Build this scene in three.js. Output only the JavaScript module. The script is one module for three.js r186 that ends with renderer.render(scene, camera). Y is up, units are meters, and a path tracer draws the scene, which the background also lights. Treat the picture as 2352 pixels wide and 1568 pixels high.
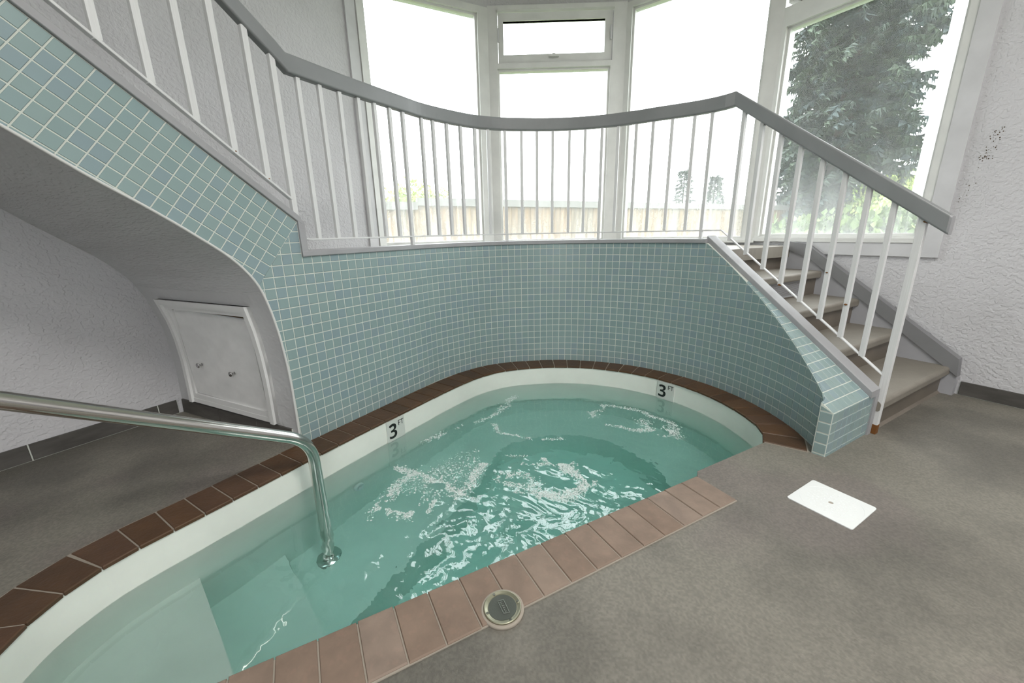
import * as THREE from 'three';
import { mergeGeometries } from 'three/addons/utils/BufferGeometryUtils.js';
import { RoundedBoxGeometry } from 'three/addons/geometries/RoundedBoxGeometry.js';
import { TextGeometry } from 'three/addons/geometries/TextGeometry.js';
import { FontLoader } from 'three/addons/loaders/FontLoader.js';
import { RectAreaLightUniformsLib } from 'three/addons/lights/RectAreaLightUniformsLib.js';

// ───────────────────────── camera, sky, lamps, exposure ─────────────────────────
const scene = new THREE.Scene();
const camera = new THREE.PerspectiveCamera(80.87, 2352 / 1568, 0.05, 300);
camera.position.set(0, 1.2, 0);
camera.rotation.set(-0.2675, 0, -0.02, 'YXZ');
camera.updateMatrixWorld(true); camera.updateProjectionMatrix();
scene.add(camera);

const SKY = 6.3;
scene.background = new THREE.Color().setRGB(1.0, 1.02, 1.05);
scene.backgroundIntensity = SKY;

const renderer = new THREE.WebGLRenderer({ antialias: true });
renderer.toneMapping = THREE.LinearToneMapping;
renderer.toneMappingExposure = 1.1;
renderer.shadowMap.enabled = true;
RectAreaLightUniformsLib.init();

const CEIL = 4.3;
const LAMPS = [[1.8, 0.45, 1.8, 1.1, 21], [-1.9, 2.0, 2.4, 0.6, 6.0], [4.1, 2.0, 2.4, 0.6, 6.0]];   // x, z, width, depth, intensity

// ───────────────────────── helpers ─────────────────────────
let seed = 7;
const rnd = () => { seed |= 0; seed = seed + 0x6D2B79F5 | 0; let t = Math.imul(seed ^ seed >>> 15, 1 | seed); t = t + Math.imul(t ^ t >>> 7, 61 | t) ^ t; return ((t ^ t >>> 14) >>> 0) / 4294967296; };
const rr = (a, b) => a + (b - a) * rnd();
const rad = d => d * Math.PI / 180;
const lerp = (a, b, t) => a + (b - a) * t;
const V = (x, y, z) => new THREE.Vector3(x, y, z);
const used = {};
function numbered(n) { const k = used[n] = (used[n] ?? -1) + 1; return k ? `${n}_${String(k).padStart(3, '0')}` : n; }
function thing(name, label, category, o = {}) {
  const g = new THREE.Group(); g.name = numbered(name);
  g.userData = { label, category };
  if (o.group) g.userData.group = o.group;
  if (o.kind) g.userData.kind = o.kind;
  scene.add(g); return g;
}
function part(parent, name, geo, mat, label) {
  const m = new THREE.Mesh(geo, mat); m.name = name; m.castShadow = m.receiveShadow = true;
  if (label) m.userData.label = label;
  parent.add(m); return m;
}
function solo(name, geo, mat, label, category, o = {}) {
  const m = new THREE.Mesh(geo, mat); m.name = numbered(name); m.castShadow = m.receiveShadow = true;
  m.userData = { label, category };
  if (o.group) m.userData.group = o.group;
  if (o.kind) m.userData.kind = o.kind;
  scene.add(m); return m;
}
const lin = (r, g, b) => new THREE.Color().setRGB(r, g, b);
const std = (c, rough = 0.6, o = {}) => new THREE.MeshStandardMaterial({ color: c, roughness: rough, ...o });

// triangles gathered as plain numbers
class Tri {
  constructor() { this.p = []; this.uv = []; this.c = []; }
  tri(a, b, c, ua, ub, uc) { this.p.push(...a, ...b, ...c); this.uv.push(...(ua || [0, 0]), ...(ub || [0, 0]), ...(uc || [0, 0])); return this; }
  quad(a, b, c, d, ua, ub, uc, ud) { this.tri(a, b, c, ua, ub, uc); this.tri(a, c, d, ua, uc, ud); return this; }
  geo(smooth) {
    const g = new THREE.BufferGeometry();
    g.setAttribute('position', new THREE.Float32BufferAttribute(this.p, 3));
    g.setAttribute('uv', new THREE.Float32BufferAttribute(this.uv, 2));
    if (this.c.length) g.setAttribute('color', new THREE.Float32BufferAttribute(this.c, 3));
    g.computeVertexNormals();
    return g;
  }
}
// grid of points -> smooth surface
function gridGeo(f, nu, nv, uvf) {
  const p = [], uv = [], ix = [];
  for (let i = 0; i <= nu; i++) for (let j = 0; j <= nv; j++) { const q = f(i / nu, j / nv); p.push(q.x, q.y, q.z); const t = uvf ? uvf(i / nu, j / nv, q) : [i / nu, j / nv]; uv.push(t[0], t[1]); }
  for (let i = 0; i < nu; i++) for (let j = 0; j < nv; j++) { const a = i * (nv + 1) + j, b = a + nv + 1; ix.push(a, b, b + 1, a, b + 1, a + 1); }
  const g = new THREE.BufferGeometry();
  g.setAttribute('position', new THREE.Float32BufferAttribute(p, 3)); g.setAttribute('uv', new THREE.Float32BufferAttribute(uv, 2));
  g.setIndex(ix); g.computeVertexNormals(); return g;
}
// profile [lateral, up] swept along points; verticals stay vertical; mitred where the plan turns
function sweep(pts, profile, closedEnds = true, lateralAt) {
  const n = pts.length, rings = [];
  for (let i = 0; i < n; i++) {
    const a = pts[Math.max(0, i - 1)], b = pts[i], c = pts[Math.min(n - 1, i + 1)];
    let d1 = V(b.x - a.x, 0, b.z - a.z), d2 = V(c.x - b.x, 0, c.z - b.z);
    if (d1.lengthSq() < 1e-12) d1 = d2.clone(); if (d2.lengthSq() < 1e-12) d2 = d1.clone();
    d1.normalize(); d2.normalize();
    const t = d1.clone().add(d2).normalize(), k = 1 / Math.max(0.5, t.dot(d1));
    const lat = V(-t.z, 0, t.x).multiplyScalar(k);
    rings.push(profile.map(([u, v]) => [b.x + lat.x * u, b.y + v, b.z + lat.z * u]));
  }
  const T = new Tri(), m = profile.length; let L = 0;
  for (let i = 0; i < n - 1; i++) {
    const d = pts[i].distanceTo(pts[i + 1]); let w = 0;
    for (let j = 0; j < m; j++) {
      const k = (j + 1) % m, dw = Math.hypot(profile[k][0] - profile[j][0], profile[k][1] - profile[j][1]);
      T.quad(rings[i][j], rings[i + 1][j], rings[i + 1][k], rings[i][k], [L, w], [L + d, w], [L + d, w + dw], [L, w + dw]); w += dw;
    }
    L += d;
  }
  if (closedEnds) for (const r of [rings[0], rings[n - 1]]) for (let j = 1; j < m - 1; j++) T.tri(r[0], r[j], r[j + 1]);
  return T.geo();
}
const rectProfile = (w, h, r = 0.006, n = 3) => {   // centred rounded rectangle
  const out = [];
  for (const [cx, cy, a0] of [[w / 2 - r, h / 2 - r, 0], [-w / 2 + r, h / 2 - r, 90], [-w / 2 + r, -h / 2 + r, 180], [w / 2 - r, -h / 2 + r, 270]])
    for (let i = 0; i <= n; i++) { const a = rad(a0 + 90 * i / n); out.push([cx + r * Math.cos(a), cy + r * Math.sin(a)]); }
  return out;
};
// vertical square bar from y0 to y1
function upright(x, z, y0, y1, w, yaw, bev = 0.002) {
  const g = new RoundedBoxGeometry(w, y1 - y0, w, 1, bev); g.rotateY(yaw); g.translate(x, (y0 + y1) / 2, z); return g;
}
// solid from a 2D outline, mapped to space: map(u, v, h)
function slab(outline, map, h0, h1, uvs = 1) {
  const c = outline.map(p => new THREE.Vector2(p[0], p[1])), faces = THREE.ShapeUtils.triangulateShape(c, []), T = new Tri();
  for (const f of faces) {
    const [a, b, d] = f.map(i => outline[i]);
    const q = h => [map(a[0], a[1], h), map(b[0], b[1], h), map(d[0], d[1], h)].map(v => [v.x, v.y, v.z]);
    const t = [a, b, d].map(p => [p[0] * uvs, p[1] * uvs]);
    const A = q(h1), B = q(h0); T.tri(A[0], A[1], A[2], ...t); T.tri(B[0], B[2], B[1], t[0], t[2], t[1]);
  }
  const n = outline.length; let L = 0;
  for (let i = 0; i < n; i++) {
    const a = outline[i], b = outline[(i + 1) % n], d = Math.hypot(b[0] - a[0], b[1] - a[1]);
    const m = (p, h) => { const v = map(p[0], p[1], h); return [v.x, v.y, v.z]; };
    T.quad(m(a, h0), m(b, h0), m(b, h1), m(a, h1), [L, 0], [L + d, 0], [L + d, Math.abs(h1 - h0)], [L, Math.abs(h1 - h0)]); L += d;
  }
  return T.geo();
}
// one tile: outline in surface coordinates, chamfered all round
function tileTris(T, poly, map, h0, h1, bev) {
  const n = poly.length; let cx = 0, cy = 0; for (const p of poly) { cx += p[0] / n; cy += p[1] / n; }
  const top = poly.map(p => { const dx = p[0] - cx, dy = p[1] - cy, l = Math.hypot(dx, dy) || 1, k = Math.max(0, 1 - bev * 1.41 / l); return [cx + dx * k, cy + dy * k]; });
  const P = (p, h) => { const v = map(p[0], p[1], h); return [v.x, v.y, v.z]; };
  const A = poly.map(p => P(p, h0)), B = poly.map(p => P(p, h1 - bev)), C = top.map(p => P(p, h1));
  for (let i = 0; i < n; i++) { const j = (i + 1) % n; T.quad(A[i], A[j], B[j], B[i]); T.quad(B[i], B[j], C[j], C[i]); }
  for (let i = 1; i < n - 1; i++) T.tri(C[0], C[i], C[i + 1], top[0], top[i], top[i + 1]);
}
// keep the part of polygon `poly` with a*u + b*v <= c
function clipHalf(poly, a, b, c) {
  const out = [], n = poly.length;
  for (let i = 0; i < n; i++) {
    const p = poly[i], q = poly[(i + 1) % n], dp = a * p[0] + b * p[1] - c, dq = a * q[0] + b * q[1] - c;
    if (dp <= 0) out.push(p);
    if ((dp < 0 && dq > 0) || (dp > 0 && dq < 0)) { const t = dp / (dp - dq); out.push([lerp(p[0], q[0], t), lerp(p[1], q[1], t)]); }
  }
  return out;
}
const polyArea = p => { let s = 0; for (let i = 0; i < p.length; i++) { const a = p[i], b = p[(i + 1) % p.length]; s += a[0] * b[1] - b[0] * a[1]; } return s / 2; };
function tidy(p) { const o = []; for (const q of p) { const l = o[o.length - 1]; if (!l || Math.hypot(q[0] - l[0], q[1] - l[1]) > 0.0015) o.push(q); } if (o.length > 2 && Math.hypot(o[0][0] - o[o.length - 1][0], o[0][1] - o[o.length - 1][1]) < 0.0015) o.pop(); return o; }
// square mosaic over a region; frame turned by `turn`, started at (u0, v0)
function mosaic(region, pitch, gap, turn, u0, v0) {
  const c = Math.cos(turn), s = Math.sin(turn), loc = region.map(([u, v]) => [(u - u0) * c + (v - v0) * s, -(u - u0) * s + (v - v0) * c]);
  let x0 = 1e9, x1 = -1e9, y0 = 1e9, y1 = -1e9; for (const [x, y] of loc) { x0 = Math.min(x0, x); x1 = Math.max(x1, x); y0 = Math.min(y0, y); y1 = Math.max(y1, y); }
  const out = [];
  for (let i = Math.floor(x0 / pitch); i <= Math.floor(x1 / pitch); i++) {
    let col = clipHalf(loc, -1, 0, -(i * pitch + gap / 2)); if (col.length > 2) col = clipHalf(col, 1, 0, (i + 1) * pitch - gap / 2);
    if (col.length < 3) continue;
    for (let j = Math.floor(y0 / pitch); j <= Math.floor(y1 / pitch); j++) {
      let q = clipHalf(col, 0, -1, -(j * pitch + gap / 2)); if (q.length > 2) q = clipHalf(q, 0, 1, (j + 1) * pitch - gap / 2);
      q = tidy(q); if (q.length < 3 || Math.abs(polyArea(q)) < 2.5e-5) continue;
      out.push(q.map(([x, y]) => [u0 + x * c - y * s, v0 + x * s + y * c]));
    }
  }
  return out;
}
const _v = new THREE.Vector3();
function shownArea(poly, map) {
  const q = [];
  for (const p of poly) { const w = map(p[0], p[1], 0); _v.copy(w).applyMatrix4(camera.matrixWorldInverse); if (_v.z > -0.1) return 0; _v.copy(w).project(camera); if (Math.abs(_v.x) > 1.02 || Math.abs(_v.y) > 1.02) return 0; q.push([_v.x * 1176, _v.y * 784]); }
  return Math.abs(polyArea(q));
}
// sets of tiles -> up to 300 parts, the rest one merged part
function layTiles(parent, sets, mats, h0, h1, bev, most = 300) {
  const all = [];
  for (const { polys, map } of sets) for (const poly of polys) all.push({ poly, map, a: shownArea(poly, map), k: Math.floor(rnd() * mats.length) });
  all.sort((x, y) => y.a - x.a);
  const rest = new Tri();
  all.forEach((t, i) => {
    const lift = rr(-0.0004, 0.0004);
    if (i < most && t.a > 0) { const T = new Tri(); tileTris(T, t.poly, t.map, h0, h1 + lift, bev); part(parent, 'tile', T.geo(), mats[t.k]); }
    else { const n0 = rest.p.length / 3; tileTris(rest, t.poly, t.map, h0, h1 + lift, bev); const c = mats[t.k].color; for (let n = n0; n < rest.p.length / 3; n++) rest.c.push(c.r, c.g, c.b); }
  });
  if (rest.p.length) { const m = mats[0].clone(); m.color.setRGB(1, 1, 1); m.vertexColors = true; part(parent, 'small_tiles', rest.geo(), m).userData.kind = 'stuff'; }
}

// ───────────────────────── procedural textures ─────────────────────────
function noiseGrid(n, s) { let h = s * 7919 + 13; const r = () => { h = Math.imul(h ^ h >>> 15, 2246822519); h = Math.imul(h ^ h >>> 13, 3266489917); h ^= h >>> 16; return (h >>> 0) / 4294967296; }; const a = new Float32Array(n * n); for (let i = 0; i < n * n; i++) { a[i] = r(); h += i * 2654435761 | 0; } return a; }
const grids = {};
function vnoise(x, y, cells, s) {       // tiles over 0..1
  const g = grids[cells + '_' + s] ??= noiseGrid(cells, s * 31 + cells), fx = x * cells, fy = y * cells, xi = Math.floor(fx), yi = Math.floor(fy);
  let tx = fx - xi, ty = fy - yi; tx = tx * tx * (3 - 2 * tx); ty = ty * ty * (3 - 2 * ty);
  const w = k => ((k % cells) + cells) % cells, at = (i, j) => g[w(j) * cells + w(i)];
  return lerp(lerp(at(xi, yi), at(xi + 1, yi), tx), lerp(at(xi, yi + 1), at(xi + 1, yi + 1), tx), ty);
}
function fbm(x, y, cells, oct, s) { let v = 0, a = 0.5, t = 0; for (let o = 0; o < oct; o++) { v += a * vnoise(x, y, cells << o, s + o); t += a; a *= 0.5; } return v / t; }
function tex(n, f, srgb, rep = 1, h = n) {
  const d = new Uint8Array(n * h * 4);
  for (let j = 0; j < h; j++) for (let i = 0; i < n; i++) { const c = f((i + 0.5) / n, (j + 0.5) / h), k = (j * n + i) * 4; for (let q = 0; q < 3; q++) d[k + q] = Math.max(0, Math.min(255, 255 * (Array.isArray(c) ? c[q] : c))); d[k + 3] = 255; }
  const t = new THREE.DataTexture(d, n, h, THREE.RGBAFormat); t.wrapS = t.wrapT = THREE.RepeatWrapping; t.magFilter = THREE.LinearFilter; t.minFilter = THREE.LinearMipmapLinearFilter; t.generateMipmaps = true;
  if (srgb) t.colorSpace = THREE.SRGBColorSpace; t.repeat.set(rep, rep); t.needsUpdate = true; return t;
}
const again = (t, rep) => { const c = t.clone(); c.repeat.set(rep, rep); c.needsUpdate = true; return c; };
const mixc = (a, b, t) => [lerp(a[0], b[0], t), lerp(a[1], b[1], t), lerp(a[2], b[2], t)];
const sm = (a, b, x) => { const t = Math.max(0, Math.min(1, (x - a) / (b - a))); return t * t * (3 - 2 * t); };

const tStucco = tex(512, (x, y) => 0.5 * sm(0.36, 0.66, fbm(x, y, 40, 2, 2)) + 0.3 * fbm(x, y, 24, 2, 1) + 0.2 * vnoise(x, y, 96, 9), false, 1 / 0.62);
const tStuccoColor = tex(256, (x, y) => { const k = 0.94 + 0.06 * fbm(x, y, 6, 5, 3); return [k, k, k]; }, true, 1 / 1.7);
const tFloorColor = tex(1024, (x, y) => {
  const big = fbm(x, y, 4, 4, 11), mid = fbm(x, y, 14, 4, 12), fine = vnoise(x, y, 400, 13), pink = sm(0.55, 0.75, fbm(x, y, 5, 3, 14));
  let c = mixc([0.72, 0.71, 0.69], [0.9, 0.885, 0.86], sm(0.3, 0.7, 0.6 * big + 0.4 * mid)); c = mixc(c, [0.84, 0.79, 0.8], 0.5 * pink);
  const k = 0.9 + 0.16 * fine; return c.map(v => v * k);
}, true, 1 / 2.6);
const tGrain = tex(512, (x, y) => 0.6 * vnoise(x, y, 220, 21) + 0.4 * fbm(x, y, 60, 2, 22), false, 1 / 0.6);
const tPlaster = tex(256, (x, y) => { const k = 0.93 + 0.07 * fbm(x, y, 5, 5, 31); return [k, k, k * 0.985]; }, true, 1 / 0.9);
const tSlate = tex(512, (x, y) => { const st = fbm(x * 1, y * 1, 4, 3, 41), l = fbm((x * 0.25) % 1, y, 24, 4, 42); const k = 0.72 + 0.38 * l * (0.6 + 0.4 * st); return [k, k * 0.99, k * 0.97]; }, true, 1 / 0.6);
const tClay = tex(256, (x, y) => { const a = fbm(x, y, 6, 5, 51), b = sm(0.6, 0.75, fbm(x, y, 20, 3, 52)); const k = 0.82 + 0.2 * a; return [k + 0.03 * b, k + 0.02 * b, k + 0.02 * b]; }, true, 1 / 0.35);
const tClayBump = tex(256, (x, y) => 0.6 * fbm(x, y, 8, 4, 53) + 0.4 * fbm(x, y, 40, 2, 54), false, 1 / 0.35);
const tTread = tex(512, (x, y) => { const a = fbm(x, y, 8, 5, 61), f = vnoise(x, y, 256, 62); const k = 0.82 + 0.14 * a + 0.05 * f; return [k, k * 0.99, k * 0.97]; }, true, 1 / 0.9);
const tPaint = tex(256, (x, y) => { const k = 0.93 + 0.07 * fbm(x, y, 8, 5, 71); return [k, k, k]; }, true, 1 / 0.8);
const tWood = tex(256, (x, y) => { const g = fbm((x * 8) % 1, y * 0.5, 8, 4, 81); const k = 0.6 + 0.5 * g; return [k, k * 0.93, k * 0.82]; }, true, 1);
const tGrass = tex(512, (x, y) => mixc([0.22, 0.33, 0.1], [0.5, 0.6, 0.26], 0.5 * fbm(x, y, 12, 4, 91) + 0.5 * vnoise(x, y, 200, 92)), true, 1 / 2);
// condensation on the panes: streaks and drops low down, thin film above
const fog = (lo, hi, s) => tex(512, (x, y) => {
  const drops = sm(0.62, 0.8, vnoise(x, y, 170, 100 + s)) * 0.5 + sm(0.6, 0.8, vnoise(x, y, 90, 101 + s)) * 0.5, run = fbm(x, y * 0.08, 40, 3, 102 + s), low = sm(0.36 + 0.14 * fbm(x, 0.5, 10, 3, 103 + s), 0.02, y);
  const f = lo + (hi - lo) * Math.min(1, low * (0.35 + 0.75 * run) + 0.18 * drops + 0.12 * fbm(x, y, 6, 4, 104 + s)); return f;
}, false, 1);

// ───────────────────────── materials ─────────────────────────
const M = {
  stucco: std(lin(0.60, 0.595, 0.61), 0.85, { map: tStuccoColor, bumpMap: tStucco, bumpScale: 0.0034 }),
  soffit: std(lin(0.58, 0.58, 0.585), 0.8, { map: tStuccoColor, bumpMap: again(tStucco, 1 / 1.1), bumpScale: 0.002 }),
  ceiling: std(lin(0.75, 0.75, 0.74), 0.9),
  floor: std(lin(0.258, 0.25, 0.224), 0.62, { map: tFloorColor, bumpMap: tGrain, bumpScale: 0.0016 }),
  grout: std(lin(0.64, 0.67, 0.61), 0.85),
  mortar: std(lin(0.34, 0.30, 0.25), 0.9),
  plaster: std(lin(0.88, 0.90, 0.86), 0.6, { map: tPlaster }),
  slate: std(lin(0.115, 0.11, 0.105), 0.55, { map: tSlate }),
  trimGrey: std(lin(0.36, 0.36, 0.37), 0.45, { map: tPaint }),
  stringer: std(lin(0.42, 0.42, 0.44), 0.5, { map: tPaint }),
  stringerCap: std(lin(0.23, 0.23, 0.237), 0.5, { map: tPaint }),
  handrail: std(lin(0.245, 0.255, 0.258), 0.42, { map: tPaint }),
  white: std(lin(0.74, 0.745, 0.74), 0.4, { map: tPaint }),
  frame: std(lin(0.72, 0.725, 0.70), 0.4, { map: tPaint }),
  frameGrey: std(lin(0.62, 0.62, 0.63), 0.5, { map: tPaint }),
  door: std(lin(0.82, 0.82, 0.81), 0.5, { map: tPaint }),
  dark: std(lin(0.02, 0.018, 0.016), 0.9),
  woodEdge: std(lin(0.22, 0.12, 0.035), 0.7, { map: tWood }),
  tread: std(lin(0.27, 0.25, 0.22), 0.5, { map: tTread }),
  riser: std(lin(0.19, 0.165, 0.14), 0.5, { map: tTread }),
  steel: std(lin(0.62, 0.61, 0.58), 0.16, { metalness: 1 }),
  chrome: std(lin(0.5, 0.5, 0.5), 0.25, { metalness: 1 }),
  bronze: std(lin(0.20, 0.215, 0.19), 0.42, { metalness: 0.75, bumpMap: again(tGrain, 8), bumpScale: 0.0012 }),
  bronzeRing: std(lin(0.36, 0.35, 0.26), 0.35, { metalness: 0.8 }),
  plastic: std(lin(0.78, 0.80, 0.79), 0.45),
  black: std(lin(0.012, 0.014, 0.013), 0.5),
  plate: std(lin(0.62, 0.64, 0.60), 0.4),
  rust: std(lin(0.26, 0.10, 0.02), 0.95, { bumpMap: again(tGrain, 12), bumpScale: 0.002 }),
  siding: std(lin(0.75, 0.76, 0.74), 0.6),
  bark: std(lin(0.09, 0.07, 0.055), 0.95),
  grass: std(lin(0.6, 0.6, 0.6), 0.95, { map: tGrass }),
};
const tileMats = [[0.295, 0.400, 0.392], [0.288, 0.396, 0.398], [0.302, 0.406, 0.396], [0.280, 0.384, 0.380], [0.290, 0.390, 0.408], [0.306, 0.410, 0.404], [0.282, 0.378, 0.400], [0.296, 0.402, 0.394]].map(c => std(lin(...c.map(v => v * 0.86)), 0.28));
const copingBrown = [[0.100, 0.050, 0.022], [0.112, 0.056, 0.025], [0.088, 0.045, 0.021], [0.104, 0.053, 0.027]].map(c => std(lin(...c), 0.5, { map: tClay, bumpMap: tClayBump, bumpScale: 0.0025 }));
const copingRed = [[0.270, 0.195, 0.148], [0.285, 0.212, 0.164], [0.255, 0.180, 0.134], [0.290, 0.218, 0.172]].map(c => std(lin(...c), 0.7, { map: tClay, bumpMap: tClayBump, bumpScale: 0.0012 }));

// ───────────────────────── the place: axes and outlines ─────────────────────────
// left side: s runs along the stair side (away from the camera), h towards the pool
const P0 = [-1.30, -2.065], AL = rad(31.5), dL = [Math.sin(AL), -Math.cos(AL)], nL = [Math.cos(AL), Math.sin(AL)];
const L3 = (s, y, h = 0) => V(P0[0] + s * dL[0] + h * nL[0], y, P0[1] + s * dL[1] + h * nL[1]);
// right stair: a runs up the stair, o across it to the right wall, both from the middle C of the round wall
const C = [0.347, -2.294], AR = rad(-29.5), dR = [Math.sin(AR), -Math.cos(AR)], nR = [Math.cos(AR), Math.sin(AR)];
const R3 = (o, a, y) => V(C[0] + o * nR[0] + a * dR[0], y, C[1] + o * nR[1] + a * dR[1]);
// left wall and right wall
const LW0 = [-2.373, -2.653], ALW = rad(30), dLW = [Math.sin(ALW), -Math.cos(ALW)], nLW = [Math.cos(ALW), Math.sin(ALW)];
const LW3 = (t, y, h = 0) => V(LW0[0] + t * dLW[0] + h * nLW[0], y, LW0[1] + t * dLW[1] + h * nLW[1]);   // h into the room
const A = [-1.36, -4.42], B = [-0.194, -5.01], Cc = [1.283, -4.975], D = [2.43, -4.10];
const dRW = [-dR[0], -dR[1]];
const RW3 = (t, y, h = 0) => V(D[0] + t * dRW[0] + h * nR[0], y, D[1] + t * dRW[1] + h * nR[1]);          // h out of the room
const TL0 = -6.8, TLA = 2.037, TR1 = 8.43;

// plan line of the tiled wall, s counted on from P0
const WR = 1.36;
const wallCtl = [];
for (const s of [0, 0.3, 0.6, 0.9, 1.15, 1.31]) wallCtl.push(L3(s, 0));
wallCtl.push(V(-0.44, 0, -3.368), V(-0.252, 0, -3.520), V(-0.05, 0, -3.606));
for (let th = -9; th <= 103; th += 8) wallCtl.push(V(C[0] + WR * Math.sin(rad(th)), 0, C[1] - WR * Math.cos(rad(th))));
wallCtl.push(R3(0.947, -0.931, 0));
const wallCurve = new THREE.CatmullRomCurve3(wallCtl, false, 'centripetal');
wallCurve.arcLengthDivisions = 2000;
const NW = 1400, wallPts = wallCurve.getSpacedPoints(NW), WLEN = wallCurve.getLength();
const wallN = wallPts.map((p, i) => { const a = wallPts[Math.max(0, i - 1)], b = wallPts[Math.min(NW, i + 1)], d = V(b.x - a.x, 0, b.z - a.z).normalize(); return V(-d.z, 0, d.x); });
function W3(s, y, h = 0) {
  if (s < 0) return L3(s, y, h);
  const f = Math.min(NW - 1e-6, s / WLEN * NW), i = Math.floor(f), t = f - i, p = wallPts[i], q = wallPts[i + 1], n = wallN[i], m = wallN[i + 1];
  return V(lerp(p.x, q.x, t) + h * lerp(n.x, m.x, t), y, lerp(p.z, q.z, t) + h * lerp(n.z, m.z, t));
}
const wallSAt = th => { let best = 0, e = 9; wallPts.forEach((p, i) => { const d = Math.abs(Math.atan2(p.x - C[0], -(p.z - C[1])) - rad(th)); if (d < e && i > 300) { e = d; best = i; } }); return best / NW * WLEN; };
const along = p => (p.x - C[0]) * dR[0] + (p.z - C[1]) * dR[1], across = p => (p.x - C[0]) * nR[0] + (p.z - C[1]) * nR[1];
const sCorner = wallSAt(55.2);                       // where the level top turns into the slope
const slopeY = a => 1.0 + 0.755 * a;                 // underside of the sloped cap, right
const WTOP = 1.088;

// plan line of the pool edge
const poolCtl = [[-1.02, -0.73], [-1.2, -0.655], [-1.33, -0.655], [-1.45, -0.715], [-1.54, -0.82], [-1.582, -0.94], [-1.602, -1.06], [-1.593, -1.16], [-1.566, -1.26], [-1.51, -1.37], [-1.443, -1.475], [-1.32, -1.675], [-1.147, -1.965], [-1.034, -2.152], [-0.90, -2.362], [-0.80, -2.515], [-0.684, -2.69], [-0.558, -2.889], [-0.435, -3.065], [-0.325, -3.205], [-0.19, -3.325], [-0.044, -3.405], [0.115, -3.448]];
for (let th = 0; th <= 88; th += 11) poolCtl.push([0.374 + 1.153 * Math.sin(rad(th)), -2.32 - 1.153 * Math.cos(rad(th))]);
poolCtl.push([1.524, -2.25], [1.506, -2.18], [1.475, -2.118], [1.441, -2.066]);
const poolCurve = new THREE.CatmullRomCurve3(poolCtl.map(p => V(p[0], 0, p[1])), false, 'centripetal'); poolCurve.arcLengthDivisions = 2000;
const NPOOL = 420, poolPts = poolCurve.getSpacedPoints(NPOOL), POOLLEN = poolCurve.getLength();
const F0 = [0.912, -1.74], F1 = [-1.02, -0.73], lip = [0.935, -1.797];
const dF = (() => { const x = F1[0] - F0[0], z = F1[1] - F0[1], l = Math.hypot(x, z); return [x / l, z / l]; })(), nF = [-dF[1], dF[0]];
const outward = nF[0] * 0.5 + nF[1] > 0 ? nF : [-nF[0], -nF[1]];             // from the pool to the front deck
const FLEN = Math.hypot(F1[0] - F0[0], F1[1] - F0[1]);
const poolOutline = [...poolPts.map(p => [p.x, p.z]), lip, F0];               // closed
const YW = -0.16;

// ───────────────────────── floor, walls, ceiling ─────────────────────────
const roomPlan = [LW3(TL0, 0), LW3(TLA, 0), V(B[0], 0, B[1]), V(Cc[0], 0, Cc[1]), V(D[0], 0, D[1]), RW3(TR1, 0)].map(v => [v.x, v.z]);
const poolOffset = d => poolPts.map((p, i) => { const a = poolPts[Math.max(0, i - 1)], b = poolPts[Math.min(NPOOL, i + 1)], t = V(b.x - a.x, 0, b.z - a.z).normalize(); return [p.x + t.z * d, p.z - t.x * d]; });
function flatSlab(outline, holes, y0, y1) {
  const all = [outline, ...holes], pts = all.flat(), f = THREE.ShapeUtils.triangulateShape(outline.map(p => new THREE.Vector2(...p)), holes.map(h => h.map(p => new THREE.Vector2(...p)))), T = new Tri();
  for (const t of f) { const [a, b, c] = t.map(i => pts[i]); T.tri([a[0], y1, a[1]], [c[0], y1, c[1]], [b[0], y1, b[1]], a, c, b); T.tri([a[0], y0, a[1]], [b[0], y0, b[1]], [c[0], y0, c[1]], a, b, c); }
  for (const ring of all) for (let i = 0; i < ring.length; i++) { const a = ring[i], b = ring[(i + 1) % ring.length]; T.quad([a[0], y0, a[1]], [b[0], y0, b[1]], [b[0], y1, b[1]], [a[0], y1, a[1]], a, b, b, a); }
  return T.geo();
}
const floorHole = [...poolOffset(0.195), [poolPts[NPOOL].x, poolPts[NPOOL].z], lip, F0, [F0[0] + outward[0] * 0.2, F0[1] + outward[1] * 0.2], [F1[0] + outward[0] * 0.2, F1[1] + outward[1] * 0.2]];
solo('floor', flatSlab(roomPlan, [floorHole], -0.12, 0), M.floor, 'mottled grey pool deck floor around the hot tub', 'floor', { kind: 'structure' });
const wallSlab = (name, outline, map, h0, h1, mat, label) => solo(name, slab(outline, map, h0, h1), mat, label, 'wall', { kind: 'structure' });
wallSlab('wall_left', [[TL0, -0.1], [TLA, -0.1], [TLA, CEIL + 0.1], [TL0, CEIL + 0.1]], LW3, -0.15, 0, M.stucco, 'white stucco wall behind the left staircase');
const wallRight = thing('wall_right', 'white stucco wall beside the short staircase and big corner window', 'wall', { kind: 'structure' });
part(wallRight, 'stucco', mergeGeometries([
  slab([[1.24, -0.1], [TR1, -0.1], [TR1, CEIL + 0.1], [1.24, CEIL + 0.1]], RW3, 0, 0.15),
  slab([[-0.02, -0.1], [1.24, -0.1], [1.24, 1.068], [-0.02, 1.068]], RW3, 0, 0.15),
  slab([[-0.02, 3.46], [1.24, 3.46], [1.24, CEIL + 0.1], [-0.02, CEIL + 0.1]], RW3, 0, 0.15)]), M.stucco);
const back = [LW3(TL0, 0), RW3(TR1, 0)];
const BK3 = (u, v, h) => V(lerp(back[0].x, back[1].x, u), v, lerp(back[0].z, back[1].z, u) + h);
const wallBack = thing('wall_back', 'plain white stucco wall opposite the bay windows', 'wall', { kind: 'structure' });
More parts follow.
